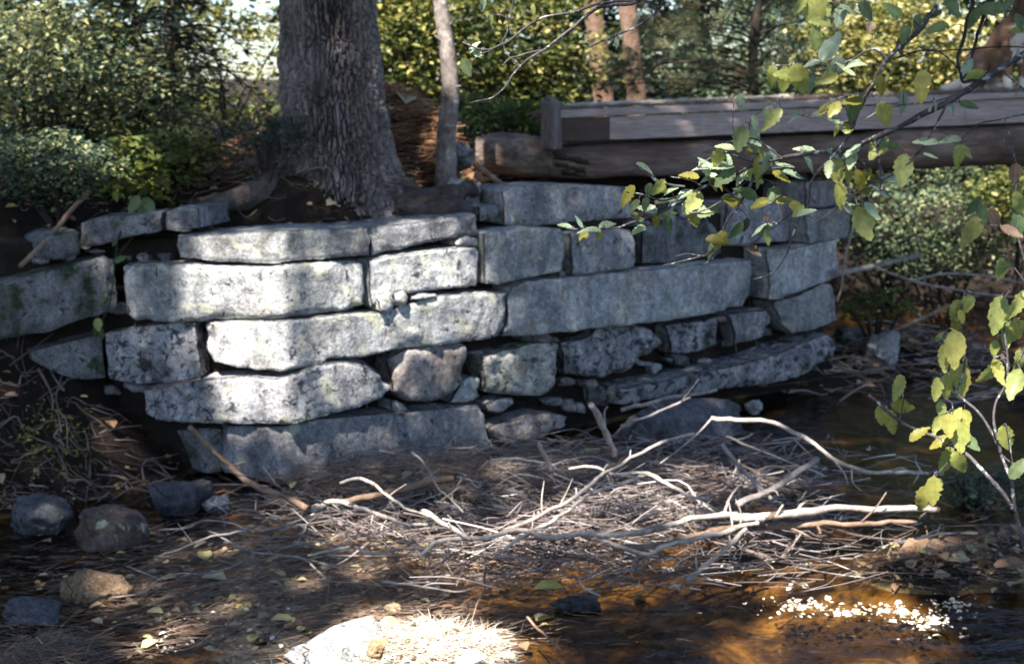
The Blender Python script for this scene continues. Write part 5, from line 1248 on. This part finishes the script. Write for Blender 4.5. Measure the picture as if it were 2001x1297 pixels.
class Plant:
    def __init__(s, name, base, label, cat): s.e = empty(name, base, label, cat); s.stem = []; s.n = 0; s.tw = []; s.k = 1.05
    def twig(s, pts, wpx, m='twig_lichen', name='twig', jit=.004):
        P = np.array([at(*p) for p in pts]); Q = spline(P, max(8, len(P) * 6)); sc_ = Q[:, 1].mean() / F_PX
        Q = Q + jit * np.stack([fbm(Q * 22 + 9 * k, 2) for k in range(3)], 1)
        r = np.linspace(wpx[0], wpx[1], len(Q)) / 2 * sc_
        V, F = tube(Q, r, 7, .28, random.random() * 60); s.tw.append(mk(name, V, F, M[m], s.e)); s.stem.append(Q)
    def leaf(s, px, py, Lpx, ang, kind='Y', tilt=None, Y=None):
        """px, py: middle of the blade; ang: direction of the tip in degrees (0 right, -90 down); tilt: 0 faces the viewer, 1 lies flat"""
        S = np.concatenate(s.stem)
        u, v = proj(S); Lpx = Lpx * lrng.uniform(.88, 1.16) * s.k
        if tilt is None: tilt = {'Y': .25, 'P': .85, 'O': .5, 'G': .45, 'B': .3}[kind]
        a = R(ang + lrng.normal(0, 6)); d2 = np.array([math.cos(a), -math.sin(a)])
        bx, by = px - d2[0] * Lpx / 2, py - d2[1] * Lpx / 2
        q = np.argmin((u - bx) ** 2 + (v - by) ** 2); Yq = S[q, 1] + lrng.normal(0, .02) if Y is None else Y
        B0 = at(bx, by, Yq); L = Lpx / F_PX * Yq
        back = lrng.normal(0, .15)
        D = unit(np.array([math.cos(a), back, math.sin(a)])); L = L * math.sqrt(1 + back * back)
        n0 = np.array([lrng.normal(0, .25), -1.0, lrng.normal(0.1, .2)]); n1 = np.array([lrng.normal(0, .25), -.30, 1.0])
        nn = n0 * (1 - tilt) + n1 * tilt; nn = unit(nn - D * nn.dot(D)); Bv = np.cross(nn, D)
        me = LEAF[KEY[kind]][lrng.integers(0, 9)]
        o = bpy.data.objects.new('leaf', me); COL.objects.link(o)
        own_ = np.concatenate([np.full(len(a_), k_) for k_, a_ in enumerate(s.stem)])[np.argmin(np.linalg.norm(S - B0, axis=1))]; o.parent = s.tw[own_]
        M4 = Matrix(((D[0], Bv[0], nn[0]), (D[1], Bv[1], nn[1]), (D[2], Bv[2], nn[2])))
        o.rotation_mode = 'QUATERNION'; o.rotation_quaternion = M4.to_quaternion()
        o.location = [float(c) for c in B0 - wloc(s.e)]; o.scale = (L, L * lrng.uniform(.85, 1.1), L)
        # stalk to the nearest twig
        d = np.linalg.norm(S - B0, axis=1); q = np.argmin(d)
        if d[q] < .16 and d[q] > .004:
            P = spline([S[q], (S[q] + B0) / 2 + [0, 0, .006], B0 + D * L * .02], 6); V, F = tube(P, np.linspace(.0011, .0008, 6), 5); s.st.add(V, F)
ob = np.array([2.35, 2.75, 0.0]); ob[2] = ground_h(ob[0], ob[1]) - .03
ft = Plant('overhanging_tree', ob, 'grey lichen-flecked branch with pale and yellow leaves reaching in from the right', 'tree'); ft.st = Bag(); ft.k = .97
simple_trunk('trunk', [ob, ob + [-.05, .02, .9], ob + [.02, .05, 1.9], ob + [-.08, .1, 3.0], ob + [-.02, .05, 4.2]], [.075, .062, .052, .042, .02], 'bark_small', ft.e, 14, .15, 60)
c0 = ob + np.array([.0, .05, 1.75])
u0, v0 = proj(c0)
ft.twig([(u0, v0, 2.80), (2250, -10, 2.78), (2100, 60, 2.75), (2001, 105, 2.75), (1956, 131, 2.76), (1903, 167, 2.78), (1853, 199, 2.8), (1796, 227, 2.83), (1761, 248, 2.85), (1725, 262, 2.87), (1690, 278, 2.9), (1655, 291, 2.93), (1605, 298, 2.96), (1527, 308, 3.0), (1477, 321, 3.05), (1432, 345, 3.1), (1375, 367, 3.15), (1340, 388, 3.18), (1305, 410, 3.2), (1282, 420, 3.22), (1242, 433, 3.25), (1198, 447, 3.28), (1120, 447, 3.3), (1092, 441, 3.3)], (24, 4), name='branch')
W_ = [([(1832,14,2.75),(1796,60,2.77),(1736,113,2.8),(1715,152,2.82),(1690,191,2.85),(1672,230,2.88),(1655,269,2.9),(1619,312,2.93),(1584,358,2.96),(1578,395,2.97),(1562,425,2.98),(1541,485,3.0),(1513,531,3.02),(1470,549,3.04)], (9, 3)),
 ([(1477,321,3.05),(1468,359,3.06),(1448,394,3.07),(1424,426,3.08),(1407,469,3.1),(1398,498,3.1),(1375,520,3.12)], (7, 3)),
 ([(1407,472,3.1),(1385,494,3.1),(1366,501,3.12),(1330,512,3.13),(1294,521,3.15)], (4, 3)), ([(1372,498,3.1),(1345,497,3.1),(1318,503,3.1)], (4, 3)),
 ([(1450,362,3.08),(1422,388,3.1),(1381,408,3.12),(1345,414,3.14)], (5, 3)),
 ([(1407,478,3.1),(1440,479,3.09),(1468,478,3.07),(1506,446,3.04),(1538,423,3.0),(1572,400,2.97)], (3, 4)),
 ([(1661,290,2.92),(1663,312,2.92),(1686,319,2.92),(1700,354,2.92)], (5, 3)), ([(1725,264,2.87),(1713,294,2.88),(1722,340,2.88),(1720,372,2.88)], (6, 3)),
 ([(1340,366,3.15),(1310,360,3.15),(1288,356,3.16),(1266,340,3.16),(1245,325,3.17)], (5, 3)), ([(1290,356,3.16),(1275,342,3.16),(1268,322,3.16)], (3, 2)), ([(1330,384,3.18),(1295,392,3.2),(1262,382,3.2),(1222,375,3.2)], (4, 3)),
 ([(1810,285,2.8),(1760,330,2.82),(1700,365,2.85),(1640,400,2.9),(1600,430,2.92)], (4, 3)), ([(1850,200,2.8),(1830,240,2.8),(1800,290,2.8),(1770,318,2.82)], (5, 3)),
 ([(1736,113,2.8),(1715,95,2.82),(1690,100,2.83),(1660,118,2.85),(1620,128,2.87),(1590,125,2.88)], (5, 3)), ([(1625,128,2.87),(1600,90,2.9),(1596,50,2.9),(1600,-20,2.9)], (3, 4)), ([(1640,124,2.87),(1600,150,2.88),(1562,128,2.9),(1540,128,2.9),(1510,128,2.9)], (3, 2)),
 ([(1690,191,2.85),(1650,190,2.86),(1620,205,2.86),(1590,230,2.88),(1560,222,2.9)], (4, 2)), ([(1903,167,2.78),(1870,185,2.8),(1820,200,2.8),(1760,208,2.82),(1700,222,2.84)], (4, 2)),
 ([(1477,321,3.05),(1450,310,3.05),(1420,300,3.07),(1390,310,3.1),(1365,330,3.12)], (5, 3)), ([(1527,308,3.0),(1500,285,3.0),(1462,268,3.0),(1420,280,3.03)], (4, 2)), ([(1375,367,3.15),(1340,350,3.15),(1310,344,3.16)], (4, 2)), ([(1462,268,3.0),(1468,230,3.0),(1500,212,3.0),(1530,190,3.0)], (2, 2)), ([(1432,268,3.0),(1430,240,3.0),(1432,205,3.0),(1418,185,3.0)], (2, 2)),
 ([(1956,131,2.76),(1985,160,2.76),(2030,200,2.75)], (5, 3)), ([(2040,215,2.75),(1960,232,2.78),(1920,240,2.8)], (4, 3)),
 # twig at the top, left of the pines
 ([(1700,-160,3.2),(1450,-60,3.3),(1253,0,3.35),(1196,11,3.38),(1161,21,3.4),(1111,60,3.4),(1061,99,3.4),(1015,131,3.4),(990,167,3.4),(962,191,3.4),(919,202,3.4)], (13, 3)),
 ([(1253,0,3.35),(1196,4,3.38),(1111,25,3.4),(1061,35,3.4),(1015,64,3.4),(980,89,3.4),(951,98,3.4),(905,84,3.4)], (6, 3)), ([(1061,99,3.4),(1005,113,3.4),(980,128,3.4)], (5, 3)), ([(1005,-10,3.4),(990,64,3.4),(983,82,3.4),(994,113,3.4),(1015,131,3.4)], (3, 3)),
 ([(1300,-10,3.35),(1278,32,3.35),(1224,60,3.35),(1193,74,3.35),(1153,89,3.35)], (5, 3)), ([(1240,-5,3.35),(1278,12,3.33),(1280,45,3.33)], (5, 3)), ([(962,98,3.4),(938,108,3.4),(918,130,3.4)], (3, 2))]
for pts, wd_ in W_: ft.twig(pts, wd_)
for pts, wd_ in (([(1924,156,2.76),(1900,158,2.75),(1880,160,2.75),(1877,135,2.74),(1872,112,2.73),(1884,75,2.72),(1890,40,2.71),(1901,0,2.7),(1912,-120,2.68)], (5, 10)), ([(1878,158,2.75),(1896,132,2.74),(1904,95,2.74),(1913,60,2.73),(1935,-20,2.72)], (4, 9)), ([(1876,135,2.74),(1830,98,2.75),(1780,105,2.76),(1730,120,2.78)], (3, 3)), ([(2030,95,2.72),(1950,92,2.73),(1880,96,2.74),(1800,100,2.75)], (3, 3))):
    ft.twig(pts, wd_, 'twig_dark')
for a in [(1417,291,46,175,'P'),(1460,284,44,10,'P'),(1498,305,50,-20,'O'),(1378,326,44,170,'P'),(1405,332,52,-15,'P'),(1424,312,34,100,'P',.4),(1346,344,40,170,'O'),(1385,348,42,195,'P'),(1406,360,40,-40,'O'),(1456,348,42,160,'P'),(1484,350,44,-60,'P',.5),(1527,344,46,-30,'O'),(1550,342,44,-20,'P'),(1573,294,52,170,'P'),(1530,323,40,20,'P'),
 (1332,379,38,200,'P'),(1346,399,38,-100,'P',.6),(1307,417,40,25,'Y',.7),(1307,440,34,-70,'G'),(1265,405,48,150,'P',.5),(1300,394,44,10,'P'),(1282,434,34,-110,'O',.4),(1248,446,34,180,'P'),(1245,427,26,160,'G'),(1187,437,34,30,'P',.6),(1172,460,32,-100,'Y'),(1152,449,44,182,'P'),(1128,436,34,140,'P'),(1104,442,36,165,'P'),(1140,462,28,-130,'O'),
 (1439,452,44,-130,'G',.3),(1390,487,38,-130,'G'),(1494,452,34,-120,'G'),(1511,382,40,-120,'G'),(1485,397,44,190,'O'),(1535,391,44,15,'O'),(1311,371,32,190,'P'),(1340,379,40,200,'P'),(1395,358,36,-60,'O'),(1450,470,20,-90,'G'),(1470,490,34,-60,'B'),(1458,440,30,-110,'B'),(1498,428,24,-60,'B'),
 (1637,336,58,-85,'Y',.1),(1660,335,50,-70,'Y',.2),(1622,330,34,-95,'P',.2),(1764,333,58,-88,'Y',.15),(1642,384,54,-75,'Y',.3),(1688,438,74,-80,'Y',.05),(1700,414,52,-60,'P',.9),(1888,296,44,-30,'Y',.4),(1876,306,44,-75,'Y',.5),(1810,281,48,190,'P'),(1857,274,46,175,'P',.7),(1803,170,60,-95,'Y',.15),(1722,168,46,-70,'O',.2),(1729,222,48,-75,'Y',.3),(1626,241,54,178,'P'),(1660,243,44,60,'Y',.3),(1555,225,38,185,'P'),(1601,220,40,30,'P'),(1636,255,22,-90,'Y'),
 (1509,149,46,-95,'Y',.05),(1536,154,54,-100,'Y',.05),(1562,152,60,-65,'Y',.05),(1546,130,22,-90,'Y',.2),(1594,76,58,-85,'Y',.05),(1591,18,72,-95,'Y',.1),(1565,10,50,-110,'Y',.2),(1612,10,48,-70,'Y',.2),(1640,32,44,-110,'P',.2),(1623,99,64,35,'P',.75),(1587,124,36,190,'P',.6),(1520,25,34,-20,'P'),(1694,21,46,-40,'G'),(1743,24,48,160,'G'),(1832,53,44,175,'G',.6),(1860,12,46,-60,'G'),(1935,16,62,170,'G',.3),(1793,46,40,-90,'G'),(1768,67,42,-100,'G'),(1970,10,50,-90,'G',.3),(1905,35,50,-110,'G',.4),(1990,45,44,-70,'G',.4),
 (1985,340,44,-95,'B',.2),(1760,90,34,-80,'B'),(1700,55,30,-100,'B'),(1890,130,40,50,'P',.4),(1905,150,42,200,'Y',.5),(1990,60,40,10,'Y',.4),(1820,30,40,200,'G'),(1655,20,34,-30,'P'),
 (930,106,34,150,'P',.5),(912,131,38,-70,'G',.3),(944,8,30,-90,'P',.2),(925,92,30,60,'P',.6),(1042,20,26,-75,'Y',.3),(982,35,22,-90,'B'),(960,40,22,-100,'Y'),(1205,85,22,-90,'P',.4)]:
    ft.leaf(*a)
for k in range(95):
    q = np.concatenate(ft.stem[0:1] + ft.stem[2:24])[lrng.integers(0, 10 ** 6) % sum(len(a) for a in ft.stem[0:1] + ft.stem[2:24])]
    u_, v_ = proj(q)
    if not (1090 < u_ < 2050 and 20 < v_ < 470): continue
    ft.leaf(u_ + lrng.normal(0, 10), v_ + lrng.uniform(-4, 26), lrng.uniform(30, 58), lrng.choice([180, 0, -90, -60, -120]) + lrng.normal(0, 25), lrng.choice(['P', 'P', 'P', 'Y', 'O', 'G']))
ft.st.build('leaf_stalk', M['twig_lichen'], ft.e, kind='stuff')

sb_ = np.array([1.22, 2.72, 0.0]); sb_[2] = ground_h(sb_[0], sb_[1]) - .03
us, vs = proj(sb_)
sp = Plant('leafy_sapling', sb_, 'sapling with bright yellow-green hanging leaves at the right edge', 'sapling'); sp.st = Bag(); sp.k = 1.10
sp.twig([(us, vs, 2.72), (2080, 1500, 2.75), (2030, 1200, 2.78), (1985, 1000, 2.8), (1973, 932, 2.82), (1955, 890, 2.84), (1941, 853, 2.85), (1908, 803, 2.87), (1871, 770, 2.88), (1850, 730, 2.88), (1838, 690, 2.88), (1845, 650, 2.88)], (16, 4), 'twig_lichen', 'stem')
for pts, wd_ in (([(1955,890,2.84),(1945,840,2.84),(1945,793,2.85),(1964,742,2.86),(1968,690,2.86),(1960,600,2.86),(1975,560,2.86)], (6, 3)), ([(1964,742,2.86),(2000,690,2.84),(2030,600,2.82)], (4, 3)), ([(1985,1000,2.8),(1930,930,2.82),(1880,880,2.85),(1834,858,2.87),(1779,835,2.9),(1732,803,2.92),(1698,770,2.95)], (9, 6)), ([(1760,825,2.9),(1765,780,2.9),(1755,735,2.9)], (3, 2)), ([(1880,880,2.85),(1870,830,2.86),(1862,790,2.87)], (4, 2)), ([(1871,770,2.88),(1885,700,2.88),(1878,620,2.88),(1885,570,2.88)], (4, 2)),
                 ([(1880,880,2.85),(1850,905,2.86),(1830,930,2.87)], (3, 2)), ([(1732,803,2.92),(1730,790,2.92),(1725,785,2.92)], (3, 2)), ([(2030,1100,2.79),(2030,800,2.78),(2010,560,2.78),(1985,430,2.78),(1990,330,2.78),(1960,270,2.8)], (6, 3)), ([(1985,440,2.78),(1940,440,2.79),(1900,430,2.8)], (3, 2)), ([(2010,560,2.78),(1985,530,2.78),(1965,505,2.8)], (3, 2)), ([(1955,890,2.84),(1990,910,2.83),(2010,900,2.82)], (4, 2)), ([(1990,930,2.82),(1975,890,2.82),(1970,835,2.82)], (3, 2))):
    sp.twig(pts, wd_)
for a in [(1901,455,54,-95,'Y'),(1964,530,52,-80,'Y'),(1869,613,58,-100,'Y'),(1886,599,46,-125,'Y'),(1950,617,74,-95,'Y',.1),(1989,599,68,-105,'Y',.1),(1969,655,58,-110,'Y'),(1994,645,46,-60,'Y'),(1943,682,32,-80,'Y'),(1936,733,52,-110,'Y'),(1948,726,48,-80,'Y'),(1985,752,54,-105,'Y'),(1994,710,44,-80,'Y'),(1966,706,30,-40,'B'),(1839,655,30,50,'Y'),(1864,684,70,-95,'Y',.05),(1844,700,56,-105,'Y'),(1890,715,34,-60,'O'),(1830,761,48,-100,'Y'),(1850,758,56,-90,'Y'),(1876,747,62,-80,'Y',.1),(1756,759,54,-95,'Y',.1),(1762,793,38,-10,'O',.3),(1723,812,44,-80,'Y'),(1742,826,46,-75,'Y'),(1839,800,34,-85,'Y'),(1830,830,44,-110,'Y'),(1853,832,48,-85,'Y'),(1867,812,40,60,'Y',.4),(1888,819,38,-90,'Y'),(1878,855,60,-90,'Y',.05),(1899,867,42,-50,'G'),(1837,863,42,200,'O'),(1850,902,54,-100,'Y'),(1876,906,54,-70,'Y',.1),(1969,858,48,-85,'Y'),(1988,914,50,40,'G'),(1825,962,56,-80,'Y',.1),(1804,980,52,-100,'Y',.15),(1835,955,34,-95,'G'),(1796,845,44,40,'O',.8),
 (1985,380,44,-95,'O',.3),(1905,405,40,-130,'G',.4),(1990,440,56,-100,'G',.3),(1945,430,40,-60,'B',.4),(1995,400,50,-80,'Y',.3),(1975,455,40,-20,'B',.6),(1920,420,38,-80,'G'),(1880,620,30,-60,'Y'),(1870,640,36,-70,'O',.5)]:
    sp.leaf(*a)
sp.st.build('leaf_stalk', M['twig_lichen'], sp.e, kind='stuff')

# a thin green vine hanging down the joint in the left stones
vn = Plant('hanging_vine', wallpt(212, 500, .06)[0][0], 'thin green vine hanging over the mossy block at the left', 'plant'); vn.st = Bag()
Yv = float(wallpt(215, 560, .07)[0][0][1])
vn.twig([(250, 410, Yv + .25), (240, 440, Yv + .05), (228, 480, Yv), (222, 540, Yv), (214, 590, Yv), (195, 640, Yv - .02), (188, 660, Yv - .03)], (4, 2), 'lf_green', 'stem')
vn.twig([(270, 450, Yv + .1), (248, 478, Yv), (228, 505, Yv), (215, 520, Yv)], (3, 2), 'lf_green')
for a in ((190, 600, 26, -110, 'G'), (200, 585, 24, 60, 'G'), (192, 635, 30, -80, 'Y', .3), (183, 648, 28, -120, 'G'), (236, 505, 26, 40, 'G'), (205, 560, 22, -60, 'G'), (196, 655, 24, -100, 'G'), (224, 470, 24, -120, 'G'), (262, 400, 40, -120, 'G', .2), (280, 410, 44, -70, 'G', .2), (296, 402, 40, -40, 'G', .2)): vn.leaf(*a)
vn.st.build('leaf_stalk', M['lf_green'], vn.e, kind='stuff')

def rootlets():
    rng = np.random.default_rng(63); b = Bag()
    for k in range(520):
        px = rng.uniform(30, 790); py = rng.uniform(300, 455) if px > 330 else rng.uniform(300, 430)
        Y = rng.uniform(8.15, 8.9); c = at(px, py, Y)
        if k > 260: px = rng.uniform(-60, 330); c = at(px, 800, rng.uniform(6.9, 7.6)); c[2] = ground_h(c[0], c[1]) + .01
        a = rng.random() * 6.28; L = rng.uniform(.08, .32); d = np.array([math.cos(a), math.sin(a) * .6, rng.normal(-.1, .3)])
        P = spline([c, c + d * L * .5 + rng.normal(0, .03, 3), c + d * L], 7); P[:, 2] = np.maximum(P[:, 2], ground_h(P[:, 0], P[:, 1]) + .004)
        r = rng.choice([.002, .004, .008]); V, F = tube(P, np.linspace(r, r * .4, 7), 5); b.add(V, F, np.clip(rng.normal(.2, .2), 0, 1))
    b.build('rootlets', M['brush'], kind='stuff', label='fine roots and dead twigs on the dark soil at the tree foot')
rootlets()
scatter_leaves('fallen_leaves', 'dark leaf litter on the soil left of the thick trunk', 500, on_ground(-2.2, 8.7, .9, .45, 1.0), 'litter', .045, .03, 31, .5)
def shore_twigs():
    rng = np.random.default_rng(91); b = Bag()
    for k in range(420):
        x = rng.normal(3.1, .75); y = rng.normal(11.0, .8); c = np.array([x, y, ground_h(x, y) + .02 + .08 * rng.random()])
        if c[2] < .0: continue
        a = rng.normal(0, .7); L = rng.uniform(.1, .6); d = np.array([math.cos(a), math.sin(a) * .6, rng.normal(0, .15)])
        P = spline([c - d * L / 2, c + rng.normal(0, .03, 3), c + d * L / 2], 7); P[:, 2] = np.maximum(P[:, 2], ground_h(P[:, 0], P[:, 1]) + .005)
        r = rng.choice([.003, .005, .009]); V, F = tube(P, np.linspace(r, r * .5, 7), 5); b.add(V, F, np.clip(rng.normal(.3, .25), 0, 1))
    b.build('dead_twigs', M['brush'], kind='stuff', label='dead twigs strewn on the dark shore past the wall end')
shore_twigs()
scatter_leaves('fallen_leaves', 'leaf litter on the dark shore past the wall end', 900, on_ground(3.0, 10.9, .7, .8, .0), 'litter', .05, .05, 33, .5)
